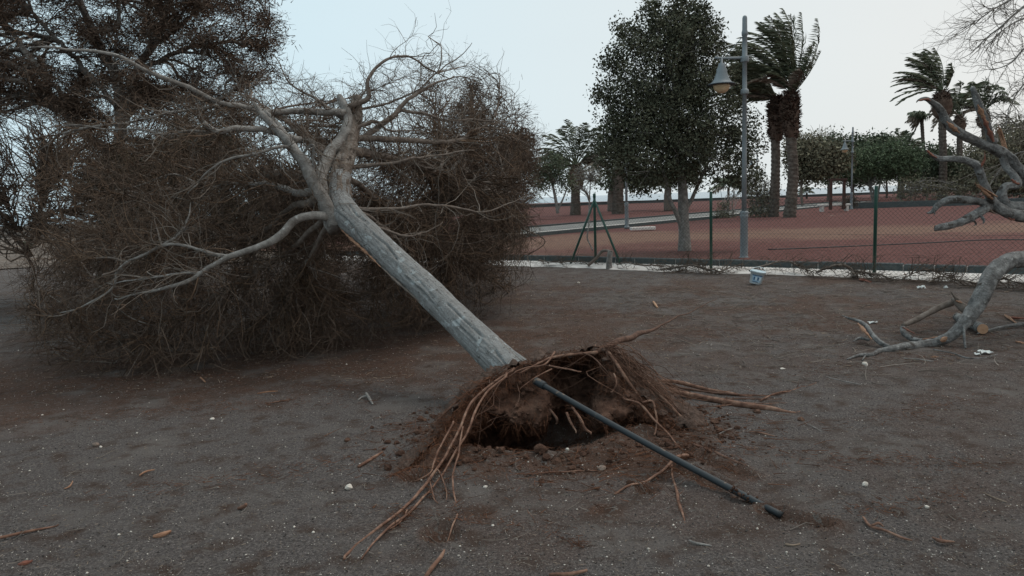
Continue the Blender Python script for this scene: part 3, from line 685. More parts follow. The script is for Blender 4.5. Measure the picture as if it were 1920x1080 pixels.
# drooping tips on the near edge of the crown, catching light, and combs of twigs on the long limbs
s0b = tuple(x_[(s0[2] < .03)] for x_ in s0)
P5, R5 = sprout(s0b, 700, (.25, .9), .0042, 7, spread=.6, curl=2.2, grav=.06, wind=(-.25, -.05, 0)); floor_clip(P5, .008)
build('twigs', btube(P5, R5, 4), twig_grey, ft, kind='stuff')
s5 = flat([P5[:, 2:]], [R5[:, 2:]])
P6, R6 = sprout(s5, 3200, (.12, .4), .0024, 5, spread=.7, curl=2.6, grav=.05); floor_clip(P6, .008)
build('twigs', btube(P6, R6, 3), twig, ft, kind='stuff')
n = 2200      # hanging inner twigs near the ground
B = crown_targets(n, [(60, 440), (600, 400), (700, 470), (800, 440), (1000, 400), (1010, 500), (950, 560), (850, 605), (750, 640), (620, 672), (500, 695), (380, 705), (100, 715)], 0, 3.2)
d = nrm(np.stack([rng.normal(-.2, .5, n), rng.normal(0, .4, n), -np.abs(rng.normal(.9, .4, n))], -1)); L = rng.uniform(.2, .6, n)
t = np.linspace(0, 1, 5)[None, :, None]
P7 = B[:, None] + d[:, None] * L[:, None, None] * t + rng.normal(0, .06, (n, 1, 3)) * np.sin(t * 3.14) ; floor_clip(P7, .008)
build('twigs', bribbon(P7, .0033 * (1.2 - t[..., 0]) * rng.uniform(.6, 1.4, (n, 1))), twig_dark, ft, kind='stuff')

# ------------------------------------------------------------------ root plate
RIM = [(738, 915, 4.2), (770, 882, 4.35), (812, 835, 4.5), (850, 785, 4.7), (900, 728, 4.95), (955, 692, 5.12), (1040, 668, 5.25), (1095, 660, 5.28), (1130, 656, 5.28), (1139, 690, 5.18), (1160, 709, 5.12), (1200, 744, 5.03), (1232, 770, 4.98), (1268, 796, 4.92)]
ra, _ = W(RIM); NT = 170; RM = catmull(ra, NT)
feet = [G(728, 905), G(752, 868), G(778, 835), G(812, 800), G(845, 760), G(905, 714), G(1000, 690), G(1110, 690), G(1200, 700), G(1240, 716), G(1275, 738), G(1305, 765), G(1325, 795), G(1310, 812)]
FT = catmull(np.array(feet), NT); FT[:, 2] = ground_h(FT[:, 0], FT[:, 1]) - .03
tt = np.linspace(0, 1, NT)
def mesh_st(V, name, m, flip=False, seed=0, amp=.03, sc=6, parent=ft, kind=None):
    nt_, ns = V.shape[:2]
    N_ = nrm(np.cross(np.gradient(V, axis=0), np.gradient(V, axis=1)))
    wgt = np.ones((nt_, ns, 1)); 
    V = V + N_ * (fbm(V * sc, seed, 5) * amp + .35 * amp * fbm(V * sc * 6, seed + 7, 3))[..., None] * wgt
    i = np.arange(nt_ - 1)[:, None] * ns + np.arange(ns - 1)[None]
    q = np.stack([i, i + ns, i + ns + 1, i + 1], -1).reshape(-1, 4)
    return build(name, Geo().add(V.reshape(-1, 3), q[:, ::-1] if flip else q), m, parent)
# outer shell: lifted crust falling from the rim back to the ground
s = np.linspace(0, 1, 46)[None, :, None]; mid = (RM + FT) / 2 + np.array([0, 0, .05])
lift = np.interp(tt, [0, .3, .5, .75, 1], [.02, .10, .16, .06, .0])[:, None]
C_ = FT * .45 + RM * .55; C_[:, 2] = RM[:, 2] * .72 + lift[:, 0] * .3
OUT = (1 - s) ** 2 * RM[:, None] + 2 * s * (1 - s) * C_[:, None] + s * s * FT[:, None]
mesh_st(OUT, 'soil_crust', soil_shell, seed=200, amp=.10, sc=5.5)
i_ = rng.integers(0, NT * 46, 500); fp_ = OUT.reshape(-1, 3)[i_]
build('soil_clods', blobs(fp_, np.clip(rng.lognormal(-4.1, .6, 500), .005, .055), kind='ico'), soil_shell, ft, kind='stuff', smooth=False)
# inner face: hanging earth over a dark hollow
hol = 1.25 * np.exp(-((tt - .67) / .10) ** 4) + .55 * np.exp(-((tt - .30) / .05) ** 2)     # where it is hollowed out deepest
M1 = RM + np.array([0, .0, 0]); 
M1 = M1 * 1.0
fx = PIT[0] + (RM[:, 0] - PIT[0]) * .62; fy = np.maximum(RM[:, 1] + .38, PIT[1] + .15) 
FL = np.stack([fx, fy, np.full(NT, -.30)], -1)
edge = np.minimum(tt, 1 - tt)[:, None]
FL = np.where(edge < .12, RM * (1 - edge / .12) + FL * (edge / .12) + np.array([0, 0, -.08]), FL)
MA = RM * np.array([.93, 1, .62]) + np.array([.02, -.06, 0]) * 1.0; MA[:, 0] = RM[:, 0] * .9 + PIT[0] * .1
MA[:, 1] += .40 * hol - .10
MB = MA.copy(); MB[:, 2] = .125 - .04 * hol; MB[:, 0] = RM[:, 0] * .72 + PIT[0] * .28; MB[:, 1] = 4.80 + .12 * (1 - np.clip(edge[:, 0] * 4, 0, 1)) + .50 * hol
MC = MB.copy(); MC[:, 2] = -.02; MC[:, 1] += .30
ctl = np.stack([RM, MA, MB, MC, FL], 1)
for k in range(NT):
    if edge[k, 0] < .12:
        w_ = edge[k, 0] / .12; lin = RM[k] * (1 - np.linspace(0, 1, 5)[:, None]) + FL[k] * np.linspace(0, 1, 5)[:, None]
        ctl[k] = ctl[k] * w_ + lin * (1 - w_)
INN = np.stack([catmull(c_, 90) for c_ in ctl])
wave = fbm(np.stack([INN[..., 0] * 4.5, INN[..., 2] * 5, 0 * INN[..., 0]], -1), 300, 4)
fade = np.clip(np.linspace(0, 1, 90) * 5, 0, 1)[None] * np.clip(1 - (np.linspace(0, 1, 90) - .85) / .15, 0, 1)[None] * np.clip(edge * 8, 0, 1)
INN[..., 1] -= .24 * wave * fade
INN[..., 1] -= .05 * 1.6 * (np.abs(fbm(np.stack([INN[..., 0] * 13, INN[..., 2] * 6, INN[..., 1] * 3], -1), 310, 4)) - .2) * fade
mesh_st(INN, 'soil_face', soil, flip=True, seed=220, amp=.035, sc=9)
# clods stuck in the face and hanging root mats
pick = rng.integers(0, NT * 90, 900); fp = INN.reshape(-1, 3)[pick]; fp = fp[(fp[:, 2] > -.1)]
build('soil_clods', blobs(fp + np.array([0, -.01, 0]), np.clip(rng.lognormal(-4.3, .5, len(fp)), .005, .028), kind='ico'), soil, ft, kind='stuff', smooth=False)
# hairs: thick along the rim and flanks
def hairs(base, n, L, r, down, out, m, name='root_hair', K_=5, curl=1.6, sp=.7):
    i = rng.integers(0, len(base), n); A = base[i] + rng.normal(0, .012, (n, 3))
    d = nrm(np.stack([rng.normal(0, sp, n), -out + rng.normal(0, sp, n), -down + rng.normal(0, sp, n)], -1)); p_ = A.copy(); Pt = [p_]
    LL = rng.uniform(*L, n); ax = nrm(rng.normal(size=(n, 3))) * curl * rng.normal(size=(n, 1))
    for k in range(K_ - 1):
        d = nrm(d + np.cross(ax, d) / K_ + .18 * rng.normal(size=(n, 3)) + np.array([0, 0, -.12])); p_ = p_ + d * (LL / (K_ - 1))[:, None]; Pt.append(p_)
    Pt = np.stack(Pt, 1); Pt[..., 2] = np.maximum(Pt[..., 2], ground_h(Pt[..., 0], Pt[..., 1]) + .004)
    build(name, btube(Pt, (r * rng.uniform(.5, 1.4, (n, 1))) * np.linspace(1, .35, K_)[None], 3), m, ft, kind='stuff')
band = np.concatenate([OUT[:, :5].reshape(-1, 3), INN[:, :12].reshape(-1, 3)])
hairs(band, 2200, (.03, .12), .0017, .5, .35, hairm)
hairs(RM[15:70], 1000, (.05, .22), .0019, .6, .4, hairm)                       # reddish fringe beside the trunk foot
hairs(INN[:, 10:60].reshape(-1, 3), 1100, (.03, .16), .0016, .9, .5, hairm)
flank = OUT[int(NT * .60):int(NT * .92), :22].reshape(-1, 3)
hairs(flank, 1300, (.03, .12), .0018, .6, -.2, hairm, sp=.5)
hairs(OUT[:, :10].reshape(-1, 3), 300, (.03, .14), .0016, .4, .0, hairm)
# fibrous mat of the flank: strands that run down from the crest
CR = RM[int(NT * .60)]
for (x0, y0, d0, x1, y1, d1, nn) in [(1135, 657, 5.3, 1203, 745, 5.04, 130), (1135, 655, 5.32, 1245, 742, 5.2, 130), (1170, 668, 5.3, 1265, 770, 5.05, 120), (1195, 720, 5.15, 1290, 795, 4.98, 90),
                                     (958, 692, 5.1, 860, 790, 4.62, 50), (930, 710, 5.0, 800, 880, 4.3, 40), (975, 688, 5.15, 1120, 655, 5.28, 40)]:
    a_, b_ = P(x0, y0, d0), P(x1, y1, d1)
    nn = nn // (3 if x0 > 1100 else 7); A = a_ + rng.normal(0, .035, (nn, 3)); Bq = b_ + rng.normal(0, .08, (nn, 3)); T = nrm(Bq - A)
    Pt = bez(A, nrm(T + .35 * rng.normal(size=T.shape)), Bq, 10, .10)
    build('root_strands', btube(Pt, rng.uniform(.001, .0035, (nn, 1)) * np.linspace(1, .5, 10)[None], 5), matf if x0 > 1100 else rootd, ft, kind='stuff')
ROOTS = [   # (points, kind)
    ([(965, 690, 5.08, .016), (925, 715, 4.95, .015), (888, 755, 4.75, .014), (866, 800, 4.5, .013), (835, 855, 4.25, .012), (800, 905, 4.0, .011), (765, 960, 3.75, .0095), (715, 1010, 3.52, .009), (675, 1045, 3.37, .009), (648, 1085, 3.2, .007)], rootm),
    ([(950, 700, 5.0, .013), (905, 745, 4.75, .012), (880, 800, 4.48, .012), (845, 860, 4.2, .011), (805, 915, 3.95, .009), (775, 965, 3.72, .008), (735, 1010, 3.52, .007), (710, 1045, 3.37, .006), (680, 1090, 3.2, .005)], rootm),
    ([(850, 790, 4.55, .010), (820, 850, 4.3, .010), (808, 885, 4.1, .008), (785, 905, 4.05, .007), (770, 906, 4.1, .004)], rootm),
    ([(868, 800, 4.45, .006), (858, 850, 4.2, .006), (852, 900, 4.0, .0065), (860, 950, 3.78, .006), (862, 985, 3.64, .006), (856, 1020, 3.5, .005), (838, 1048, 3.38, .004)], rootm),
    ([(820, 880, 4.1, .004), (832, 915, 3.95, .004), (836, 945, 3.82, .003)], rootm),
    ([(806, 905, 4.0, .004), (815, 935, 3.85, .004), (822, 950, 3.8, .003)], rootm),
    ([(760, 965, 3.72, .005), (745, 1000, 3.55, .005), (722, 1030, 3.45, .004)], rootm),
    ([(1345, 560, 9.2, .004), (1290, 585, 8.3, .007), (1240, 608, 7.3, .012), (1197, 627, 6.3, .024), (1160, 640, 5.7, .026), (1138, 650, 5.35, .022), (1112, 664, 5.25, .018)], rootd),
    ([(1120, 660, 5.25, .02), (1085, 662, 5.24, .018), (1040, 668, 5.2, .017), (1000, 685, 5.12, .014), (975, 700, 5.05, .01)], rootm),
    ([(1040, 660, 5.25, .014), (1020, 682, 5.1, .012), (990, 690, 5.05, .010), (965, 700, 5.0, .008)], rootm),
    ([(1035, 692, 5.05, .010), (1005, 708, 4.98, .009), (975, 730, 4.9, .006)], rootm),
    ([(1030, 685, 5.1, .012), (1060, 688, 5.0, .012), (1090, 697, 4.95, .008)], rootm),
    ([(1050, 672, 5.2, .012), (1080, 660, 5.25, .01), (1110, 668, 5.2, .01), (1140, 700, 5.15, .008)], rootd),
    # long pair over the gravel beyond the flank
    ([(1222, 712, 6.0, .016), (1275, 720, 6.0, .017), (1330, 735, 5.9, .016), (1380, 750, 5.75, .012), (1410, 757, 5.7, .006)], rootm),
    ([(1225, 722, 5.8, .022), (1290, 740, 5.75, .024), (1350, 757, 5.55, .026), (1400, 770, 5.42, .026), (1450, 780, 5.32, .022), (1485, 788, 5.24, .012), (1500, 786, 5.26, .004)], rootm),
    ([(1230, 716, 6.0, .01), (1310, 733, 5.9, .011), (1365, 750, 5.75, .010), (1430, 752, 5.72, .009), (1470, 751, 5.74, .004)], rootd),
    ([(1260, 728, 5.8, .008), (1330, 747, 5.7, .009), (1400, 758, 5.62, .008), (1465, 762, 5.6, .006)], rootd),
    ([(1425, 762, 5.55, .009), (1470, 745, 5.78, .008), (1505, 732, 5.95, .007), (1530, 725, 6.05, .005)], rootm),
    ([(1250, 765, 5.2, .006), (1300, 770, 5.4, .006), (1370, 769, 5.45, .006), (1400, 762, 5.5, .006), (1440, 765, 5.5, .005), (1490, 767, 5.5, .003)], rootm),
    # hooked roots over the hollow
    ([(1168, 746, 5.0, .007), (1190, 750, 4.95, .008), (1205, 758, 4.9, .010), (1230, 790, 4.8, .009), (1255, 815, 4.75, .008), (1268, 850, 4.6, .006)], rootm),
    ([(1205, 756, 4.9, .008), (1224, 754, 4.9, .008), (1230, 775, 4.85, .0085), (1231, 795, 4.8, .007), (1226, 815, 4.75, .006)], rootm),
    ([(1180, 690, 5.2, .012), (1215, 720, 5.15, .016), (1255, 760, 5.05, .013), (1300, 800, 4.95, .008), (1320, 812, 4.95, .004)], rootm),
    ([(1140, 660, 5.28, .014), (1165, 700, 5.12, .014), (1190, 735, 5.05, .012), (1203, 752, 5.0, .006)], rootm),
    ([(1072, 765, 4.85, .010), (1085, 785, 4.75, .011), (1095, 805, 4.7, .010), (1108, 814, 4.68, .006)], rootm),
    ([(1062, 775, 4.85, .011), (1070, 795, 4.78, .010), (1080, 812, 4.72, .006)], rootm),
    ([(1030, 768, 4.85, .009), (1042, 785, 4.78, .010), (1042, 795, 4.78, .005)], rootd),
    ([(1150, 700, 5.1, .006), (1155, 718, 5.0, .006), (1145, 735, 5.0, .005)], rootm),
    # forked root propped on the pipe
    ([(1300, 858, 4.4, .010), (1278, 858, 4.3, .013), (1262, 862, 4.22, .013), (1256, 866, 4.2, .014)], rootm),
    ([(1262, 862, 4.2, .010), (1240, 885, 4.1, .009), (1210, 912, 4.0, .008), (1180, 935, 3.92, .008), (1152, 954, 3.86, .006)], rootm),
    ([(1258, 864, 4.2, .007), (1260, 890, 4.06, .007), (1268, 930, 3.9, .009), (1276, 975, 3.68, .010), (1284, 1022, 3.47, .004)], rootm),
    ([(1300, 850, 4.5, .012), (1330, 862, 4.5, .014), (1370, 880, 4.3, .012), (1412, 893, 4.18, .004)], rootd),
    ([(985, 918, 4.15, .004), (1040, 908, 4.17, .005), (1100, 900, 4.2, .005), (1165, 895, 4.22, .003)], rootm),
    ([(1095, 1077, 3.25, .007), (1070, 1058, 3.32, .007), (1040, 1040, 3.4, .006), (1012, 1028, 3.46, .004)], rootd),
    ([(735, 905, 4.2, .012), (765, 885, 4.3, .012), (790, 868, 4.4, .009)], rootd),
    ([(820, 790, 4.85, .008), (850, 760, 5.0, .010), (880, 735, 5.1, .010)], rootd),
]
for k, (q, m) in enumerate(ROOTS):
    a, r = W(q)
    r = r * np.where(np.arange(len(r)) < (5 if k < 3 else 0), .62, np.where(r > .0145, .95, .85)) * (.6 if k in (8, 9, 10, 11, 12) else 1)
    a[:, 2] = np.maximum(a[:, 2], ground_h(a[:, 0], a[:, 1]) + r * .5)
    g, a_, r_ = limb(a, r, max(14, len(q) * 7), 7, .22, 26, 400 + k, wob=.022)
    build('root', g, m, ft)
    if k < 7 or (12 < k < 24) or k > 26: hairs(a_[: int(len(a_) * .8)], 46, (.02, .11), .0015, .4, .0, hairm, name='root_hair')

# ------------------------------------------------------------------ irrigation pipe
pp, _ = W([(1004, 714, 4.98), (1060, 749, 4.78), (1130, 794, 4.52), (1200, 836, 4.28), (1262, 870, 4.10), (1320, 900, 3.98), (1390, 932, 3.84), (1430, 948, 3.76), (1468, 963, 3.70)])
t_ = np.linspace(0, 1, len(pp))[:, None]; e_ = G(1466, 962); e_[2] = float(ground_h(e_[0], e_[1])) + .008
pp = pp[0] * (1 - t_) + e_ * t_ - np.array([0, 0, .012]) * np.sin(math.pi * t_)
pipe = thing('irrigation_pipe', 'black plastic water pipe jutting out of the torn root plate down to the gravel', 'pipe', (pp[4][0], pp[4][1], 0))
g, _, _ = limb(pp, np.full(len(pp), .0185), 60, 20, .0, 5, 0); build('pipe_tube', g, rubber, pipe)
cpt = catmull(pp, 60)
g, _, _ = limb(cpt[0:4], np.full(4, .027), 6, 20, .02, 5, 0); build('coupling', g, rubber, pipe)
a = cpt[50:55]; sp_ = a[rng.integers(0, 5, 45)] + rng.normal(0, .014, (45, 3)) - np.array([.012, .012, .0]); sp_[:, 2] = np.maximum(ground_h(sp_[:, 0], sp_[:, 1]), sp_[:, 2])
build('caked_soil', blobs(sp_, rng.uniform(.005, .013, 45), kind='ico'), soil, pipe, kind='stuff')
# ------------------------------------------------------------------ shapes
def lathe(prof, n=24, c=(0, 0, 0), cap=True):
    prof = np.asarray(prof, float); th = np.arange(n) * 2 * math.pi / n
    V = np.stack([prof[:, 0:1] * np.cos(th), prof[:, 0:1] * np.sin(th), prof[:, 1:2] + 0 * th], -1) + np.asarray(c)
    k = len(prof); i = np.arange(k - 1)[:, None] * n; j = np.arange(n)[None]; j2 = (j + 1) % n
    g = Geo().add(V.reshape(-1, 3), np.stack([i + j, i + j2, i + n + j2, i + n + j], -1).reshape(-1, 4))
    if cap: g.f.append(np.arange(n)[::-1][None]); g.f.append(((k - 1) * n + np.arange(n))[None])
    return g
def tube(a, b, r, n=10, r2=None):
    return limb([a, b], [r, r2 or r], 3, n, 0)[0]
def box(c, sx, sy, sz, rz=0, bev=.006):
    c = np.array(c, float); c[2] -= sz / 2
    return box_pts(c, np.array([math.cos(rz), math.sin(rz)]), sx, sy, sz, bev)

# ------------------------------------------------------------------ leafy crowns
def leaves(C, size, n_per, sig, flat_=.5, aspect=.5, wind=None, gtint=None):
    """clusters C (n,3): small folded leaves of 4 corners"""
    n = len(C) * n_per; c = np.repeat(C, n_per, 0) + rng.normal(0, 1, (n, 3)) * np.asarray(sig)
    d = nrm(rng.normal(size=(n, 3)) + (0 if wind is None else np.array(wind))); q = nrm(np.cross(d, rng.normal(size=(n, 3))))
    s = (size * rng.uniform(.6, 1.35, n))[:, None]
    up = np.cross(d, q) * s * .12
    V = np.stack([c - d * s * .5, c + q * s * aspect * .5 + up, c + d * s * .5, c - q * s * aspect * .5 + up], 1)
    return Geo().add(V.reshape(-1, 3), np.arange(n * 4).reshape(-1, 4))
def blob_pts(blobs_, D, n, shell=.55, dz=1.0, rag=.18, seed=0, poly=None):
    """points inside ellipsoids given as (px,py,rx,ry) at depth D (m)"""
    w = np.array([b[2] * b[3] for b in blobs_], float); w /= w.sum(); out = []
    idx = rng.choice(len(blobs_), n, p=w); d = nrm(rng.normal(size=(n, 3))); r = rng.uniform(shell ** 3, 1, n) ** (1 / 3)
    b = np.array([q[:4] for q in blobs_], float)[idx]; dd = np.array([q[4] if len(q) > 4 else 0 for q in blobs_], float)[idx]
    r = r * (1 + rag * fbm(d * 2.6 + b[:, :1] * .1, seed, 3) * 2)
    c = P(b[:, 0], b[:, 1], D + dd); k = ((D + dd) / F)[:, None]
    off = d * r[:, None] * np.stack([b[:, 2], np.maximum(b[:, 2], b[:, 3] * .8) * dz, b[:, 3]], -1) * k
    return c + off
def leafy(name, label, cat, base, D, blobs_, m, size, n, per, sig, trunks=(), tm=None, group=None, kind_leaf='foliage', shell=.5, wispy=0, wm=None, branches=24, seed=0, aspect=.5, hf=.2, wind=None, rag=.18):
    b0 = P(base[0], base[1], D); b0[2] = max(hf, 0)
    t = thing(name, label, cat, tuple(b0), group)
    C = blob_pts(blobs_, D, n, shell, seed=seed, rag=rag); C = C[C[:, 2] > .15]
    build(kind_leaf, leaves(C, size, per, sig, aspect=aspect, wind=wind), m, t, kind='stuff')
    for q in trunks:
        a, r = W(q)
        g, a_, r_ = limb(a, r, 20, 10, .12, 8, seed + len(q)); build('trunk', g, tm or bark_brown, t)
    if trunks and branches:
        a, r = W(trunks[0]); src = (a[-2:], nrm(np.array([a[-1] - a[-2]] * 2)), r[-2:])
        B = C[rng.integers(0, len(C), branches)]; Pb, Rb = grow(src, B, 8, .012, r[-1] * .7, .008, .06)
        build('branches', btube(Pb, Rb, 5), tm or bark_brown, t, kind='stuff')
        s_ = flat([Pb], [Rb]); B = C[rng.integers(0, len(C), branches * 8)]; Pb, Rb = grow(s_, B, 5, .006, .02, .004, .06)
        build('twigs', btube(Pb, Rb, 3), tm or bark_brown, t, kind='stuff')
    if wispy:
        top = C[C[:, 2] > np.quantile(C[:, 2], .7)]; A = top[rng.integers(0, len(top), wispy)]
        d = nrm(np.stack([rng.normal(0, .3, wispy), rng.normal(0, .3, wispy), np.full(wispy, 1.)], -1)); L = rng.uniform(.5, 1.6, wispy)
        tq = np.linspace(0, 1, 4)[None, :, None]
        build('shoots', btube(A[:, None] + d[:, None] * L[:, None, None] * tq, np.full((wispy, 4), .012), 3), wm or m, t, kind='stuff')
    return t

# the round dark tree behind the kerb
leafy('ficus_tree', 'tall dark round-crowned leafy tree on a pale trunk just behind the kerb', 'tree', (1283, 478), 19.3,
      [(1235, 150, 95, 110), (1300, 110, 62, 90), (1255, 60, 70, 62), (1180, 200, 62, 80), (1325, 200, 70, 90), (1215, 290, 100, 68), (1310, 290, 88, 62), (1150, 270, 38, 70), (1392, 255, 40, 60), (1398, 325, 34, 32),
       (1225, 25, 24, 26), (1272, 30, 24, 36), (1306, 24, 20, 34), (1148, 110, 22, 24), (1128, 180, 22, 20), (1180, 70, 34, 34), (1250, 250, 100, 90), (1330, 70, 24, 40)],
      leaff, .074, 2700, 24, (.095, .095, .095),
      trunks=[[(1284, 482, 19.3, .19), (1283, 440, 19.3, .145), (1281, 390, 19.3, .135), (1280, 355, 19.3, .12), (1275, 300, 19.4, .09), (1265, 200, 19.4, .05)],
              [(1279, 428, 19.3, .07), (1268, 400, 19.2, .06), (1256, 375, 19.1, .055), (1250, 345, 19.1, .045), (1235, 290, 19.1, .03)],
              [(1283, 395, 19.4, .06), (1295, 378, 19.6, .05), (1305, 355, 19.6, .045), (1330, 300, 19.6, .03)]], tm=bark_limb, branches=60, seed=11, aspect=.6, shell=.1, rag=.26)

# ------------------------------------------------------------------ palms
def frond(a, c, b, nl, ll, wind, m, name, parent, r=.022, droop=.5, w=.045):
    K_ = 22; t = np.linspace(0, 1, K_)[:, None]; C = (1 - t) ** 2 * a + 2 * t * (1 - t) * c + t * t * b
    g1 = btube(C[None], (r * (1.15 - t[:, 0]))[None], 4)
    u = np.repeat(np.linspace(.16, .99, nl), 2); sd = np.tile([1, -1], nl); n = len(u)
    Q = (1 - u[:, None]) ** 2 * a + 2 * u[:, None] * (1 - u[:, None]) * c + u[:, None] ** 2 * b
    T = nrm(2 * (1 - u[:, None]) * (c - a) + 2 * u[:, None] * (b - c))
    S = nrm(np.cross(T, np.array([0, 0, 1.]) + rng.normal(0, .05, 3))) * sd[:, None]
    d = nrm(T * .75 + S * .8 + np.array([0, 0, -droop]) + np.array(wind) + rng.normal(0, .14, (n, 3)))
    L = ll * np.sin(np.clip(u, .05, .97) * math.pi) ** .45 * rng.uniform(.8, 1.1, n)
    d2 = nrm(d + np.array(wind) * .8 + np.array([0, 0, -.35 * droop])); q = nrm(np.cross(d, rng.normal(size=(n, 3)))) * (w * .5)
    e1 = Q + d * L[:, None] * .5; e2 = e1 + d2 * L[:, None] * .5
    V = np.stack([Q - q * .6, Q + q * .6, e1 + q, e1 - q, e2], 1); i = np.arange(n)[:, None] * 5
    g2_ = Geo().add(V.reshape(-1, 3), np.concatenate([i, i + 1, i + 2, i + 3], 1)); g2_.f.append(np.concatenate([i + 3, i + 2, i + 4], 1))
    return build(name, merge(g1, g2_), m, parent, smooth=False)
def palm(label, base, head, D, tw, tips, wind, ll=.5, nl=40, skirt=0, lm=leafp, group='palms of the park', w=.05, name='date_palm', hf=.3, dead=3, sk=(1.7, .55), droop=.4, flare=1.25, r=.03):
    b0 = P(base[0], base[1], D); b0[2] = hf; h0 = P(head[0], head[1], D)
    t = thing(name, label, 'palm tree', tuple(b0), group)
    pts = [b0 - np.array([0, 0, .3]), b0 * .66 + h0 * .34 + rng.normal(0, .08, 3), b0 * .33 + h0 * .67, h0]
    g, a_, r_ = limb(pts, [tw * flare, tw, tw, tw * 1.1], 120, 18, .05, 3, int(head[0]))
    V = g.v[0].reshape(120, 18, 3); ph = np.arange(120)[:, None] * 1.55 + np.arange(18)[None] * .35
    V = V + nrm(V - a_[:, None]) * ((.07 * tw * np.sin(ph) + .05 * tw * fbm(V * 5, 4, 2)))[..., None]; g.v[0] = V.reshape(-1, 3).astype(np.float32)
    build('trunk', g, palmtr, t)
    if skirt:       # old leaf bases and dry stubs packed under the head
        H, wd = sk; n = skirt; z = rng.uniform(0, 1, n); an = rng.uniform(0, 6.28, n); rr = tw * 1.0 + (wd - tw) * np.sin(np.clip(z * 1.12, 0, 1) * math.pi) ** .7
        A = h0 + np.stack([np.cos(an) * rr * .75, np.sin(an) * rr * .75, -H * z + .15], -1)
        d = nrm(np.stack([np.cos(an), np.sin(an), rng.normal(.5, .5, n) - z * .6], -1) + rng.normal(0, .25, (n, 3)) + np.array(wind) * .5); L = rng.uniform(.12, .34, n)[:, None]
        q = nrm(np.cross(d, [0, 0, 1.])) * .05
        V = np.stack([A - q, A + q, A + d * L + q * .25, A + d * L - q * .25], 1)
        V2 = np.stack([A - q * .2 - [0, 0, .04], A + d * L, A + d * L + [0, 0, .02], A - q * .2 + [0, 0, .05]], 1)
        build('leaf_bases', Geo().add(V.reshape(-1, 3), np.arange(n * 4).reshape(-1, 4)).add(V2.reshape(-1, 3), np.arange(n * 4).reshape(-1, 4)), palmsk, t, kind='stuff', smooth=False)
        g, _, _ = limb([h0 - [0, 0, H * .98], h0 - [0, 0, H * .72], h0 - [0, 0, H * .3], h0 + [0, 0, .12]], [tw, wd * .85, wd * .8, tw * .7], 24, 18, .25, 4, 5); build('head', g, palmsk, t)
    for i, q in enumerate(tips):
        tx, ty, cx, cy = q[:4]; dd = q[4] if len(q) > 4 else rng.uniform(-1.4, 1.4)
        a = h0 + rng.normal(0, .06, 3); b = P(tx, ty, D + dd); c = P(cx, cy, D + dd * .35)
        dry = i >= len(tips) - dead
        frond(a, c, b, nl, ll, wind, leafdead if dry else lm, 'dry_frond' if dry else 'frond', t, r=r, w=w, droop=droop)
    return t
def fan(head, n, a0, a1, L, wx=0, wy=0, bend=.35, rnd=.15, bias=1.0):
    out = []
    for k in range(n):
        a = math.radians(a0 + (a1 - a0) * ((k + random.uniform(.1, .9)) / n) ** bias); l = L * random.uniform(1 - rnd, 1 + rnd)
        tx, ty = head[0] + math.cos(a) * l + wx, head[1] - math.sin(a) * l + wy
        cx = head[0] + math.cos(a) * l * .55 - wx * .1; cy = head[1] - math.sin(a) * l * .55 - l * bend
        out.append((tx, ty, cx, cy))
    return out
random.seed(5)
hA, hB = (1484, 178), (1456, 186)
tA = [(1533, 34, 1547, 112, .3), (1540, 95, 1515, 150, -.6), (1503, 24, 1512, 100, .5), (1468, 16, 1502, 70, -.4), (1488, 30, 1490, 90, .9), (1452, 36, 1490, 62, .3), (1443, 30, 1480, 80, -1), (1425, 50, 1480, 60, 1),
      (1520, 88, 1506, 140, 1.2), (1418, 40, 1470, 70, .2), (1400, 60, 1465, 62, 0), (1385, 78, 1455, 75, -.6), (1398, 95, 1450, 95, .8), (1384, 118, 1445, 100, -.2), (1370, 88, 1450, 80, 1.3), (1410, 120, 1452, 120, .6),
      (1405, 158, 1450, 130, .4), (1430, 140, 1470, 120, -.8), (1512, 120, 1500, 150, .7)]
tB = fan(hB, 15, 120, 196, 108, -8, 6, .22, .16) + fan(hB, 9, 138, 178, 90, 0, 0, .28, .2) + [(1398, 192, 1430, 172, .3), (1342, 112, 1400, 95, -.3), (1350, 78, 1415, 80, .4), (1376, 150, 1415, 130, .2), (1360, 140, 1410, 120, .2), (1390, 190, 1425, 160, .6)]
palm('tall palm of the close pair, its topmost fronds whipped upright by wind', (1480, 410), hA, 40, .27, tA + [(a+random.uniform(-14,10), b+random.uniform(-10,16), c, d_) for a, b, c, d_, e_ in tA[3:]], (-.75, 0, .1), ll=.66, nl=50, skirt=900, w=.055, dead=3, sk=(2.3, .45), group='windswept tall palms')
palm('darker palm of the close pair, fronds streaming low toward the street lamp', (1450, 404), hB, 41.5, .245, tB + fan(hB, 10, 125, 185, 100, -8, 0, .22, .16), (-.9, 0, -.1), ll=.66, nl=50, skirt=800, w=.055, dead=8, sk=(2.3, .44), group='windswept tall palms', lm=leafp)
h3 = (1767, 172)
palm('tall windswept palm rising alone over the far shrubs', (1766, 380), h3, 64, .30,
     fan(h3, 14, 105, 195, 84, -4, 4, .25, .12) + [(1784, 118, 1790, 150, 0), (1752, 90, 1775, 120, .4), (1735, 92, 1768, 105, 0), (1785, 130, 1795, 135, .3), (1716, 100, 1760, 100, 0), (1700, 112, 1750, 108, 1), (1675, 152, 1725, 135, 0), (1720, 170, 1745, 148, 0)], (-.9, 0, 0), ll=.85, nl=36, skirt=500, w=.09, dead=3, sk=(2.3, .85), group='windswept tall palms', r=.04)
h4 = (1800, 218)
palm('windswept palm partly hidden by the snapped grey limb', (1798, 375), h4, 72, .26,
     fan(h4, 14, 60, 200, 60, 10, 8, .35, .2), (-.8, 0, -.1), ll=.8, nl=30, skirt=200, w=.10, dead=4, sk=(1.6, .6), group='windswept tall palms', r=.04)
h5 = (1845, 210)
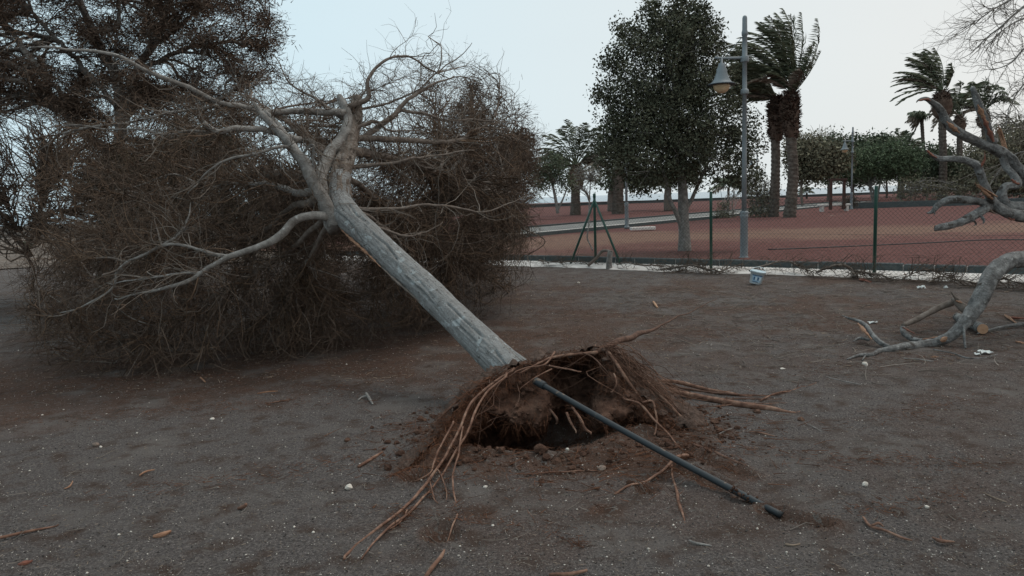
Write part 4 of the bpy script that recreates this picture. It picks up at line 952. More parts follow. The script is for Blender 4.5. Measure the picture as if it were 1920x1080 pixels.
palm('bushy windswept palm above the broken tree, dense drooping crown', (1850, 372), h5, 76, .28,
     fan(h5, 22, 20, 200, 62, 0, 14, .4, .2), (-.8, 0, -.2), ll=.9, nl=30, skirt=200, w=.11, dead=4, sk=(1.6, .7), group='windswept tall palms', r=.04)
h6 = (1728, 222)
palm('small fan palm with a bleached skirt on a thin leaning stem', (1737, 372), h6, 80, .17,
     fan(h6, 16, 30, 250, 22, -4, 4, .2, .2), (-.6, 0, -.5), ll=.8, nl=14, skirt=0, w=.12, dead=7, name='fan_palm', group=None, r=.03, droop=1.0)
hl = (1082, 300)
palm('stout green palm beyond the wire fence, nearest the uprooted crown', (1079, 404), (1080, 312), 60, .37,
     fan(hl, 17, 15, 168, 78, 0, 8, .18, .12) + fan(hl, 8, 170, 215, 70, 0, 0, .25, .2) + fan(hl, 7, -25, 15, 60, 0, 0, .3, .2), (0, 0, 0), ll=.8, nl=36, skirt=260, w=.08, dead=6, sk=(1.8, .75), group=None, r=.04)
palm('stout palm trunk standing beneath the ficus crown', (1159, 407), (1159, 318), 58, .42, fan((1159, 318), 14, 0, 180, 60, 0, 20, .2, .2), (0, 0, 0), ll=.8, nl=26, skirt=0, w=.08, dead=3, group=None)
palm('low leafy palm peeping over the feathery green trees', (1690, 372), (1690, 296), 74, .3, fan((1690, 296), 20, 8, 172, 52, 0, 4, .12, .15), (-.2, 0, 0), ll=.8, nl=30, skirt=0, w=.11, dead=2, group=None)
palm('tiny young palm by the sea wall, next to a slim tree', (1512, 372), (1513, 362), 92, .12, fan((1513, 362), 9, 20, 190, 17, 0, 4, .35, .2), (0, 0, -.2), ll=.6, nl=16, skirt=0, w=.09, dead=0, group=None, r=.02)
palm('low spreading palm with thin stems between fence post and lamp', (1365, 396), (1366, 352), 50, .08, fan((1366, 356), 16, 0, 180, 36, 0, 10, .3, .2), (0, 0, -.2), ll=.55, nl=26, skirt=0, w=.07, dead=1, group=None, r=.02)

# ------------------------------------------------------------------ park trees far off
park = 'mixed trees along the far side of the park'
leafy('park_tree', 'brown-green bushy tree immediately beside the pair of tall palms', 'tree', (1502, 392), 60,
      [(1530, 300, 42, 34), (1495, 290, 22, 26), (1565, 300, 25, 28), (1510, 325, 26, 16)], leafb, .28, 800, 10, (.35, .35, .3), trunks=[[(1506, 396, 60, .12), (1503, 370, 60, .1), (1502, 330, 60, .08)]], group=park, wispy=70, wm=leafb, seed=21)
leafy('park_tree', 'deep green tree directly behind the distant street lamp', 'tree', (1600, 385), 70,
      [(1600, 290, 40, 32), (1560, 275, 28, 18), (1635, 280, 28, 20), (1620, 325, 45, 20), (1560, 328, 30, 14), (1655, 268, 18, 12)], leafd, .3, 900, 10, (.4, .4, .35), trunks=[[(1600, 388, 70, .2), (1598, 360, 70, .16), (1602, 330, 70, .12)]], group=park, seed=22)
leafy('park_tree', 'bright feathery green tree with several pale thin stems', 'tree', (1640, 385), 62,
      [(1635, 305, 38, 28), (1670, 300, 38, 30), (1700, 310, 25, 26), (1612, 312, 20, 20)], leafg, .26, 1100, 11, (.4, .4, .3), trunks=[[(1640, 388, 62, .11), (1632, 355, 62, .09), (1626, 318, 62, .06)], [(1640, 385, 62, .13), (1638, 358, 62, .1), (1618, 340, 62.4, .08), (1600, 330, 62.4, .05)], [(1643, 385, 62, .1), (1648, 355, 62, .08), (1655, 320, 62, .05)]], tm=bark_limb, group=park, seed=23, aspect=.3)
leafy('park_tree', 'dark green tree between the feathery tree and the lone tall palm', 'tree', (1735, 390), 66,
      [(1735, 310, 30, 32), (1760, 300, 24, 24), (1715, 330, 24, 18), (1790, 325, 26, 22)], leafd, .28, 800, 10, (.4, .4, .3), trunks=[[(1690, 390, 66, .1), (1689, 360, 66, .09), (1690, 335, 66, .07)]], tm=bark_limb, group=park, seed=24)
leafy('park_tree', 'olive tree mass behind the snapped limbs of the broken tree', 'tree', (1860, 380), 58,
      [(1860, 300, 42, 36), (1900, 270, 40, 44), (1940, 300, 40, 60), (1830, 330, 30, 24), (1890, 340, 50, 26)], leafb, .24, 1300, 11, (.35, .35, .3), trunks=[[(1850, 384, 58, .14), (1852, 360, 58, .12), (1860, 330, 58, .09)]], group=park, wispy=60, seed=25)
leafy('shrub', 'leggy brown shrub row under the lone tall palm', 'shrub', (1720, 385), 57,
      [(1700, 355, 18, 20), (1725, 352, 20, 22), (1750, 358, 16, 18), (1785, 355, 22, 20), (1815, 360, 20, 18)], leafb, .14, 420, 8, (.3, .3, .25), trunks=[[(1710, 388, 57, .05), (1708, 368, 57, .04), (1704, 345, 57, .03)], [(1735, 388, 57, .05), (1738, 368, 57, .04), (1740, 345, 57, .03)]], tm=bark_limb, seed=26, branches=30)
leafy('shrub', 'tangled grey-green shrub standing right behind the street lamp pole', 'shrub', (1425, 415), 42,
      [(1425, 385, 26, 26), (1408, 350, 16, 22), (1440, 360, 18, 26), (1418, 402, 20, 13)], leafb, .10, 520, 9, (.16, .16, .16), trunks=[[(1425, 418, 42, .05), (1428, 385, 42, .035), (1434, 350, 42, .02)], [(1420, 418, 42, .04), (1412, 380, 42, .03), (1405, 350, 42, .02)], [(1430, 415, 42, .04), (1446, 380, 42, .03), (1450, 345, 42, .02)]], tm=bark_limb, seed=27, branches=40)
leafy('shrub', 'low scruffy shrub between the fence post and the lamp pole', 'shrub', (1363, 416), 42,
      [(1352, 405, 12, 9), (1368, 408, 14, 8), (1356, 385, 9, 8)], leafb, .09, 200, 8, (.14, .14, .1), trunks=[[(1374, 402, 44, .03), (1373, 375, 44, .025), (1380, 350, 44, .015)], [(1362, 402, 44, .02), (1355, 378, 44, .015), (1350, 350, 44, .01)]], tm=bark_limb, seed=28, branches=14)
leafy('shrub', 'dark leafless shrub before the brown wooden frame', 'shrub', (1592, 398), 50,
      [(1596, 378, 11, 14), (1586, 388, 7, 10)], twig_dark, .1, 160, 8, (.12, .12, .12), trunks=[[(1592, 400, 50, .04), (1594, 385, 50, .03), (1598, 368, 50, .02)]], seed=29, branches=30)
leafy('park_tree', 'leafy tree with bare pale stems nearest the uprooted crown', 'tree', (1040, 395), 52,
      [(1040, 315, 24, 26), (1062, 345, 16, 14), (1012, 330, 24, 30)], leafd, .16, 500, 10, (.28, .28, .25), trunks=[[(1046, 400, 52, .12), (1042, 375, 52, .11), (1036, 345, 52, .08)], [(1044, 398, 52, .09), (1056, 372, 52, .06), (1064, 350, 52, .04)]], tm=bark_limb, group=park, seed=30)
leafy('sapling', 'thin bare sapling whose twigs rise over the green tripod post', 'tree', (1106, 424), 33,
      [(1106, 325, 34, 26), (1095, 345, 24, 18)], leafb, .05, 260, 5, (.14, .14, .12), trunks=[[(1104, 430, 33, .035), (1105, 380, 33, .028), (1107, 340, 33, .018)]], tm=bark_limb, seed=31, branches=60)
leafy('park_tree', 'thick-trunked dark tree half hidden behind the ficus', 'tree', (1147, 396), 66,
      [(1147, 335, 30, 20), (1180, 335, 30, 22), (1215, 338, 30, 20)], leafd, .28, 360, 10, (.35, .35, .3), trunks=[[(1146, 396, 66, .34), (1146, 365, 66, .3), (1150, 340, 66, .2)]], group=park, seed=32)
leafy('park_tree', 'stocky tree whose trunk shows beside the pale ficus trunk', 'tree', (1252, 393), 62,
      [(1255, 330, 30, 18), (1290, 325, 26, 18)], leafd, .26, 280, 10, (.35, .35, .3), trunks=[[(1252, 395, 62, .33), (1252, 365, 62, .3), (1254, 335, 62, .2)]], group=park, seed=33)

for lab_, px, D_, bl_, m_, sd_ in [
    ('olive crown filling the gap behind the brown-green bushy tree', 1550, 78, [(1500, 268, 24, 16), (1540, 272, 30, 20), (1580, 300, 40, 26), (1530, 325, 40, 14)], leafb, 51),
    ('grey-green crown showing above the bright feathery tree', 1660, 82, [(1640, 285, 34, 16), (1680, 292, 36, 20), (1720, 298, 34, 18), (1660, 322, 60, 16), (1625, 330, 30, 12)], leafd, 52),
    ('muted olive tree spreading past the lone tall palm stem', 1800, 74, [(1780, 315, 34, 26), (1820, 300, 34, 28), (1850, 320, 40, 30), (1800, 345, 50, 16), (1745, 345, 30, 14)], leafb, 53),
    ('big olive tree at the picture edge behind the broken tree', 1930, 54, [(1900, 330, 46, 34), (1950, 300, 40, 60), (1875, 290, 26, 24), (1920, 262, 26, 22), (1870, 345, 40, 18)], leafb, 54)]:
    leafy('park_tree', lab_, 'tree', (px, 384), D_, bl_, m_, .24, 700, 11, (.4, .4, .35), trunks=[[(px, 386, D_, .13), (px + 3, 362, D_, .11), (px + 2, 335, D_, .08)]], group=park, wispy=26, seed=sd_, rag=.3)
# ------------------------------------------------------------------ tamarisks standing behind the fallen crown
def poly_pts(n, poly, d0, d1, soft=0):
    poly = np.array(poly, float); out = []; lo, hi = poly.min(0), poly.max(0)
    while sum(map(len, out)) < n:
        px = rng.uniform(lo[0], hi[0], n); py = rng.uniform(lo[1], hi[1], n); k = in_poly(px, py, poly); out.append(P(px[k], py[k], rng.uniform(d0, d1, k.sum())))
    return np.concatenate(out)[:n]
def tamarisk(label, base, trunks, poly, d0, d1, nb_, ncl, per, sig, m, nl=.13, seed=0, tm=bark_brown, pad=None, ntw=3500):
    b0 = P(*base); t = thing('tamarisk_tree', label, 'tree', (b0[0], b0[1], 0)); LP_, LR_ = [], []
    for k, q in enumerate(trunks):
        a, r = W(q); r = r * .58; g, a_, r_ = limb(a, r, 30, 12, .12, 7, seed + k, wob=.10); build('trunk' if k == 0 else 'branch', g, tm, t); LP_.append(a_[None]); LR_.append(r_[None])
    s_ = flat(LP_, LR_); B = poly_pts(nb_, poly, d0, d1); Pb, Rb = grow(s_, B, 10, .012, .05, .006, .07)
    build('branches', btube(Pb, Rb, 5), tm, t, kind='stuff')
    s_ = flat([Pb[:, 3:]], [Rb[:, 3:]]); B2 = poly_pts(nb_ * 6, poly, d0, d1); Pc, Rc = grow(s_, B2, 7, .006, .014, .003, .14)
    build('twigs', btube(Pc, Rc, 3), twig_dark, t, kind='stuff')
    s_ = flat([Pc[:, 2:]], [Rc[:, 2:]])
    Pd, Rd = sprout(s_, ntw, (.25, .7), .004, 6, spread=.9, curl=2.6, grav=.02, wind=(-.1, 0, 0))
    build('twigs', bribbon(Pd, Rd * 1.3), twig_dark, t, kind='stuff')
    i = rng.integers(0, len(s_[0]), ncl); C = s_[0][i]; Cq = C if pad is None else C[fbm(C * np.array([1.0, .8, 2.0]) + seed, 5, 3) > pad]
    n = len(Cq) * per; c = np.repeat(Cq, per, 0) + rng.normal(0, 1, (n, 3)) * np.asarray(sig)
    d = nrm(rng.normal(size=(n, 3)) * [1, 1, .6] + [-.3, 0, -.15]); L = rng.uniform(.6, 1.4, n)[:, None] * nl; q = nrm(np.cross(d, rng.normal(size=(n, 3)))) * .0075
    V = np.stack([c - q, c + q, c + d * L], 1)
    build('needles', Geo().add(V.reshape(-1, 3), np.arange(n * 3).reshape(-1, 3)), m, t, kind='stuff', smooth=False)
    return t
POLY1 = [(-300, -160), (480, -160), (520, -60), (500, 0), (515, 40), (528, 80), (505, 110), (520, 150), (480, 190), (500, 230), (450, 260), (420, 330), (330, 370), (190, 330), (120, 240), (20, 215), (-60, 260), (-300, 240)]
tamarisk('big brown standing tree towering behind the fallen crown', (215, 500, 13.5),
         [[(190, 560, 13.5, .26), (205, 430, 13.5, .22), (215, 330, 13.5, .19), (225, 230, 13.6, .17), (215, 130, 13.6, .15), (175, 70, 13.7, .12), (150, 0, 13.8, .10), (110, -120, 13.9, .06)],
          [(222, 250, 13.6, .14), (262, 130, 13.8, .12), (290, 70, 13.9, .11), (310, 20, 14, .10), (330, -80, 14, .06)],
          [(215, 300, 13.5, .15), (120, 210, 13.3, .12), (75, 130, 13.2, .10), (30, 70, 13.1, .07), (-30, 20, 13, .05)],
          [(280, 90, 13.8, .07), (340, 45, 13.9, .05), (370, 10, 14, .04)], [(185, 60, 13.7, .06), (215, 50, 13.8, .06), (225, 0, 13.9, .05)],
          [(240, 160, 13.6, .09), (330, 190, 13.2, .06), (430, 180, 13.0, .03)], [(225, 260, 13.5, .1), (330, 270, 13.2, .06), (430, 250, 13, .03)],
          [(262, 130, 13.8, .08), (350, 90, 14, .06), (440, 80, 14.2, .035), (500, 90, 14.2, .015)], [(220, 200, 13.5, .08), (130, 100, 14, .07), (60, 20, 14.4, .05), (0, -60, 14.6, .03)]],
         POLY1, 12.4, 15.6, 240, 8200, 28, (.16, .16, .08), needle, .13, 31, tm=bark_limb, pad=-.04, ntw=7500)
POLY2 = [(862, 180), (880, 135), (900, 165), (915, 205), (945, 225), (975, 205), (998, 235), (1000, 280), (1018, 330), (1000, 400), (950, 490), (900, 500), (780, 480), (690, 460), (560, 440), (560, 350), (690, 350), (770, 310), (815, 270), (830, 215)]
tamarisk('dark dense standing tree seen through the upper twigs of the uprooted one', (900, 505, 13.5),
         [[(895, 520, 13.5, .22), (893, 420, 13.5, .18), (890, 320, 13.5, .14), (885, 220, 13.6, .09), (880, 160, 13.6, .04)], [(893, 400, 13.5, .12), (840, 320, 13.3, .08), (790, 290, 13.2, .04)], [(892, 380, 13.5, .12), (950, 300, 13.4, .07), (985, 240, 13.3, .03)],
          [(895, 460, 13.5, .12), (800, 420, 13.4, .08), (680, 400, 13.3, .04)], [(895, 430, 13.5, .1), (950, 400, 13.3, .06), (1000, 370, 13.2, .03)]],
         POLY2, 12.6, 14.6, 110, 4200, 26, (.10, .10, .10), needle, .11, 77, pad=-.02, ntw=4000)
POLY3 = [(150, 330), (190, 265), (260, 290), (330, 235), (430, 250), (520, 300), (590, 370), (560, 460), (420, 440), (300, 480), (190, 430)]
tamarisk('lower dark green-brown bush between the trunks behind the fallen crown', (330, 500, 12.4),
         [[(335, 545, 12.4, .14), (338, 460, 12.4, .12), (345, 380, 12.4, .09), (350, 310, 12.4, .04)], [(338, 450, 12.4, .08), (450, 390, 12.3, .05), (540, 360, 12.2, .02)], [(338, 440, 12.4, .08), (250, 380, 12.3, .05), (150, 350, 12.2, .02)]],
         POLY3, 11.4, 13.6, 100, 3400, 26, (.12, .12, .1), needle_green, .10, 88, pad=-.08, ntw=2500)

# bare thorny twigs against the sea beyond the crown's far tip
bt = thing('bare_shrub', 'leafless dark shrub against the sea beyond the tip of the fallen crown', 'shrub', tuple(P(60, 520, 12)[:2]) + (0,))
LP_, LR_ = [], []
for k, q in enumerate([[(60, 545, 12, .05), (55, 470, 12, .045), (70, 400, 12, .04), (90, 340, 12, .03), (110, 290, 12, .012)], [(60, 480, 12, .035), (20, 400, 12, .03), (-20, 340, 12, .015)], [(66, 420, 12, .03), (130, 380, 12, .02), (160, 330, 12, .01)], [(30, 410, 12, .02), (30, 350, 11.8, .014), (10, 300, 11.7, .006)]]):
    a, r = W(q); r = r * .5; g, a_, r_ = limb(a, r, 20, 8, .1, 8, k, wob=.1); build('branch', g, twig_dark, bt); LP_.append(a_[None]); LR_.append(r_[None])
s_ = flat(LP_, LR_); B = poly_pts(620, [(-80, 200), (60, 190), (220, 260), (200, 430), (100, 460), (-80, 440)], 11.4, 12.8); Pb, Rb = grow(s_, B, 8, .006, .016, .004, .12)
build('twigs', btube(Pb, Rb, 4), twig_dark, bt, kind='stuff'); s_ = flat([Pb[:, 2:]], [Rb[:, 2:]])
Pd, Rd = sprout(s_, 2200, (.15, .5), .0045, 5, spread=.9, curl=1.8); build('twigs', bribbon(Pd, Rd * 1.2), twig_dark, bt, kind='stuff')
# ------------------------------------------------------------------ street lamps
def make_lamp(px, py, D, label, h=None, hf=.1):
    b0 = P(px, py, D); x, y = b0[0], b0[1]; z = hf
    t = thing('street_lamp', label, 'street lamp', (x, y, z), 'grey street lamps of the park')
    c = (x, y, z)
    build('pole_base', lathe([(.13, -.1), (.13, .0), (.098, .02), (.092, .05), (.088, .95), (.10, .97), (.10, 1.02), (.092, 1.04), (.10, 1.06), (.10, 1.10), (.08, 1.12)], 24, c), steel, t)
    build('pole', lathe([(.060, 1.1), (.055, 2.5), (.051, 3.9), (.085, 3.905), (.085, 3.93), (.07, 3.98), (.054, 4.0), (.052, 4.62), (.082, 4.625), (.082, 4.72), (.06, 4.73), (.056, 5.2), (.07, 5.21), (.072, 5.28), (.058, 5.33), (.055, 5.6), (.045, 5.64), (.02, 5.66)], 20, c), steel, t)
    build('collar', lathe([(.085, 3.86), (.095, 3.88), (.095, 3.96), (.08, 3.98)], 20, c), steel, t)
    build('collar', lathe([(.088, 4.60), (.095, 4.61), (.095, 4.73), (.088, 4.74)], 20, c), steel, t)
    build('arm', limb([(x - .02, y, z + 4.70), (x - .4, y, z + 4.705), (x - .70, y, z + 4.72)], [.032, .032, .028], 10, 10, 0)[0], steel, t)
    build('tie_rod', tube((x, y, z + 5.24), (x - .42, y, z + 4.78), .008, 6), steel, t)
    lx = x - .54
    L = build('lantern', lathe([(.03, 4.72), (.03, 4.60), (.075, 4.59), (.08, 4.52), (.115, 4.46), (.125, 4.38), (.15, 4.30), (.185, 4.22), (.23, 4.155), (.31, 4.12), (.31, 4.105), (.22, 4.11)], 28, (lx, y, z)), steel, t)
    build('rim', lathe([(.312, 4.118), (.318, 4.11), (.312, 4.098), (.2, 4.10)], 28, (lx, y, z)), steel_dark, L)
    a = np.linspace(0, math.pi / 2, 8)
    build('globe', lathe([(.20 * math.cos(k), 4.10 - .20 * math.sin(k)) for k in a[:-1]] + [(.004, 3.90)], 24, (lx, y, z)), amber, L)
    return t
lamp = make_lamp(1395, 482, 16.8, 'grey street lamp with amber globe, closest of its kind, beside the ficus')
lamp.scale = (.932,) * 3
for px, D, lab, s in [(1175, 33, 'street lamp with only its thick foot showing under the ficus crown', 1), (1596, 49.5, 'slender distant street lamp rising before the deep green park tree', 1.0), (1419, 68, 'thin far lamp pole glimpsed between the ficus and the palm pair', .95)]:
    w = P(px, 400, D); c = copy_tree(lamp, None, (w[0], w[1], .2), 0, s * .932); c['label'] = lab
sl = make_lamp   # noqa
# slab of stone lying at the foot of the second lamp
a = ez(1205, 428, .2); tag(build('stone_slab', box((a[0], a[1], a[2]), 1.0, .35, .12, .1, .02), concrete, smooth=False, origin=a), 'pale flat stone slab lying beside the half-hidden lamp foot', 'slab')

# ------------------------------------------------------------------ chain link fence
def foot_on(px): # fence line
    return None
FA, FB = G(1117, 497), G(1639, 519); fd = (FB - FA)[:2]; fd /= np.linalg.norm(fd)
fmid = G(1339, 505)
fence = thing('chain_link_fence', 'green-posted wire mesh fence standing along the pale concrete strip', 'fence', (FA[0], FA[1], 0))
def fp(s): return np.array([FA[0] + fd[0] * s, FA[1] + fd[1] * s, 0])
s_mid = float((fmid[:2] - FA[:2]) @ fd); s_b = float(np.linalg.norm((FB - FA)[:2])); gap = (s_b - s_mid)
posts = [0, s_mid, s_b, s_b + gap * 1.02, s_b + gap * 2.04, -gap * 1.0]
HP = 1.60
for s in posts:
    p_ = fp(s); g = lathe([(.03, -.1), (.03, HP - .01), (.028, HP), (.01, HP + .005)], 12, p_); build('post', g, grn, fence)
    if s == 0: build('post_cap', lathe([(.034, HP - .05), (.034, HP + .03), (.02, HP + .05)], 12, p_), grn, fence)
A0 = fp(0) + [0, 0, 1.50]
q1, q2 = G(1069, 497), G(1165, 499)
for q in (q1, q2): build('brace', tube(A0, (q[0], q[1], 0), .027, 10), grn, fence)
# woven wire: two families of diagonal wires + three line wires
s0_, s1_, H0, H1 = -gap * 1.0, s_b + gap * 2.04, .03, 1.42
wires = []; st = .075
for sgn in (1, -1):
    k = s0_ - 1.5
    while k < s1_ + 1.5:
        a_, b_ = k, k + sgn * (H1 - H0); za, zb = H0, H1
        pts = []
        lo, hi = min(a_, b_), max(a_, b_)
        if hi < s0_ or lo > s1_: k += st; continue
        ta = 0; tb_ = 1
        for lim, side in ((s0_, 0), (s1_, 1)):
            d_ = b_ - a_; tl = (lim - a_) / d_
            if (side == 0) == (d_ > 0): ta = max(ta, tl)
            else: tb_ = min(tb_, tl)
        if tb_ - ta > .02:
            u_ = np.linspace(ta, tb_, 6); S_ = a_ + (b_ - a_) * u_; Z_ = H0 + (H1 - H0) * u_
            off = .03 * fbm(np.stack([S_ * .8, Z_ * 1.2, 0 * S_], -1), 140, 2)
            wires.append(np.stack([FA[0] + fd[0] * S_ - fd[1] * (off + sgn * .001), FA[1] + fd[1] * S_ + fd[0] * (off + sgn * .001), Z_], -1))
        k += st
build('wire_mesh', btube(np.array(wires), .0021, 3), wirem, fence, kind='stuff')
for z in (.06, .75, 1.42):
    S_ = np.linspace(s0_, s1_, 60); zz = z - (.02 * np.abs(np.sin(S_ * math.pi / gap)) if z > 1 else 0) * np.ones(60)
    build('line_wire', btube(np.stack([FA[0] + fd[0] * S_, FA[1] + fd[1] * S_, zz], -1)[None], .0018, 4), wirem, fence)

# ------------------------------------------------------------------ bucket
b0 = G(1417, 533); bk = thing('bucket', 'white plastic bucket with blue printed label tilted on the dirt', 'bucket', tuple(b0))
S_ = 1.0
def bpart(name, g, m, par, sm=True):
    o = build(name, g, m, None, sm); o.parent = par; ORG[o.name] = np.zeros(3); return o
R0, R1, HB = .098, .122, .222
g = lathe([(R0 - .004, 0), (R0, .004), (R1, HB), (R1 + .004, HB), (R1 - .004, HB), (R0 - .006, .012), (.001, .012)], 40, cap=False)
body = bpart('body', g, plast, bk)
bpart('rim', lathe([(R1 + .001, HB - .022), (R1 + .005, HB - .021), (R1 + .006, HB - .006), (R1 + .004, HB + .002), (R1 - .005, HB + .002), (R1 - .004, HB - .02)], 40, cap=False), plast, bk)
a = np.linspace(0, math.pi, 24); bpart('handle', btube(np.stack([np.cos(a) * .128, -.02 - np.sin(a) * .02, HB - .02 + np.sin(a) * .095], -1)[None], .004, 6), plast, bk)
for sx in (-1, 1): bpart('handle_lug', box((sx * .128, 0, HB - .022), .014, .03, .03), plast, bk)
def wrap(name, a0, a1, z0, z1, off, m, par, slope=0):
    n = 16; an = np.linspace(a0, a1, n); V = []
    for t_ in an:
        for z in (z0, z1):
            zz = z + slope * (t_ - a0); r = R0 + (R1 - R0) * zz / HB + off; V.append([math.cos(t_) * r, math.sin(t_) * r, zz])
    i = np.arange(n - 1)[:, None] * 2; return bpart(name, Geo().add(V, np.concatenate([i, i + 2, i + 3, i + 1], 1)), m, par)
lab = wrap('label', -2.55, -1.15, .035, .15, .0015, blue2, body)
wrap('label_band', -2.62, -1.08, .145, .160, .003, blue, lab); wrap('label_band', -2.5, -1.6, .035, .047, .003, blue, lab)
for k in range(4): wrap('label_print', -2.35 + .3 * k, -2.15 + .3 * k, .07, .125, .0026, plast if k % 2 else blue, lab)
bk.rotation_euler = (math.radians(5), math.radians(11), 0); bk.location = (b0[0], b0[1] + .02, .012)

# ------------------------------------------------------------------ broken tree at the picture's edge
D8 = 8.2
br = thing('broken_tree', 'toppled grey tree with snapped limbs and orange splintered wood above the fence', 'tree', tuple(P(2080, 640, 8.6)[:2]) + (0,))
BL = [
    ([(2090, 690, 8.7, .20), (2070, 560, 8.6, .19), (2030, 470, 8.5, .17), (1975, 410, 8.4, .12), (1920, 405, 8.3, .085), (1898, 402, 8.25, .075), (1873, 390, 8.2, .07), (1857, 372, 8.2, .06), (1848, 350, 8.2, .05)], 0),
    ([(2060, 540, 8.6, .15), (2010, 440, 8.7, .12), (1965, 380, 8.7, .10), (1932, 345, 8.65, .085), (1903, 311, 8.6, .08), (1876, 284, 8.55, .075), (1836, 266, 8.5, .065), (1796, 247, 8.4, .062), (1778, 230, 8.4, .058), (1765, 208, 8.4, .055), (1752, 196, 8.35, .042), (1737, 187, 8.3, .03), (1726, 188, 8.3, .02), (1718, 192, 8.3, .006)], 0),
    ([(1975, 400, 8.5, .09), (1920, 389, 8.45, .082), (1890, 385, 8.4, .078), (1878, 368, 8.4, .07), (1886, 350, 8.4, .055), (1907, 345, 8.45, .06), (1900, 328, 8.5, .05), (1886, 312, 8.55, .05), (1880, 290, 8.55, .05)], 0),
    ([(1860, 376, 8.15, .05), (1849, 352, 8.1, .052), (1840, 330, 8.1, .055), (1832, 310, 8.1, .05), (1812, 300, 8.1, .045), (1790, 298, 8.1, .042), (1762, 298, 8.1, .036), (1746, 290, 8.1, .022), (1735, 281, 8.1, .006)], 0),
    ([(1858, 392, 8.2, .05), (1848, 383, 8.15, .045), (1826, 378, 8.1, .048), (1800, 374, 8.05, .05), (1775, 376, 8.05, .05), (1758, 384, 8.05, .042), (1748, 394, 8.05, .03), (1738, 398, 8.05, .008)], 0),
    ([(1860, 388, 8.2, .05), (1845, 393, 8.1, .058), (1828, 402, 8.05, .062), (1805, 414, 8.0, .055), (1780, 422, 7.95, .048), (1757, 427, 7.9, .042), (1753, 428, 7.9, .04)], 0),
    ([(1870, 262, 8.5, .03), (1860, 262, 8.5, .05), (1850, 233, 8.45, .052), (1838, 203, 8.4, .052), (1830, 182, 8.4, .045), (1822, 165, 8.4, .034)], 0),
    ([(1885, 285, 8.55, .04), (1880, 262, 8.6, .035), (1872, 240, 8.6, .022), (1868, 232, 8.6, .008)], 1),
    ([(1838, 312, 8.08, .03), (1845, 300, 8.08, .02), (1848, 285, 8.08, .005)], 1),
    ([(1864, 368, 8.1, .04), (1848, 358, 8.05, .032), (1836, 350, 8.02, .018), (1828, 344, 8.0, .005)], 1),
    ([(1842, 405, 8.0, .022), (1846, 414, 7.98, .014), (1843, 420, 7.98, .004)], 0), ([(1824, 412, 8.0, .016), (1830, 420, 7.98, .011), (1826, 424, 7.98, .005)], 0), ([(1752, 392, 8.03, .014), (1754, 402, 8.0, .008)], 0),
]
for k, (q, m) in enumerate(BL):
    a, r = W(q); r = r * .80
    if not m:
        g, a_, r_ = limb(a, r, max(40, len(q) * 14), 30, .20, 8, 600 + k, wob=.02, ridge=.16); build('branch', g, bark_log, br)
    else:       # a sheaf of torn spikes
        gs_ = []
        for j in range(7):
            b_ = a + rng.normal(0, r[0] * .35, 3); b_[-1] = a[0] + (a[-1] - a[0]) * rng.uniform(.5, 1.05) + rng.normal(0, r[0] * .35, 3)
            gs_.append(limb(b_, np.linspace(r[0] * rng.uniform(.2, .42), .001, len(b_)), 9, 5, .2, 20, j)[0])
        build('splinter', merge(*gs_), raw if k % 2 else raw_red, br)
def patch(pts, w, m, name='broken_wood'): return strip_on(pts, w, .012, m, name, br, 12)
patch([(1822, 170, 8.33), (1834, 205, 8.32)], .0, raw) if 0 else None
patch([(1833, 196, 8.34), (1843, 218, 8.37), (1852, 238, 8.4)], .034, raw); patch([(1843, 220, 8.36), (1855, 246, 8.4), (1863, 266, 8.42)], .026, raw_red)
patch([(1775, 228, 8.32), (1790, 242, 8.33), (1800, 250, 8.36)], .022, raw); patch([(1722, 189, 8.26), (1737, 186, 8.26), (1745, 189, 8.28)], .014, raw_red)
patch([(1738, 282, 8.06), (1748, 291, 8.05), (1757, 296, 8.04)], .016, raw_red); patch([(1840, 356, 8.0), (1852, 366, 8.03), (1862, 374, 8.08)], .02, raw)
patch([(1896, 336, 8.38), (1904, 343, 8.38), (1912, 345, 8.38)], .018, raw_red); patch([(1890, 408, 8.16), (1897, 412, 8.17), (1903, 411, 8.2)], .014, raw_red)
patch([(1850, 386, 8.08), (1855, 394, 8.1), (1868, 402, 8.12)], .014, twig_dark)

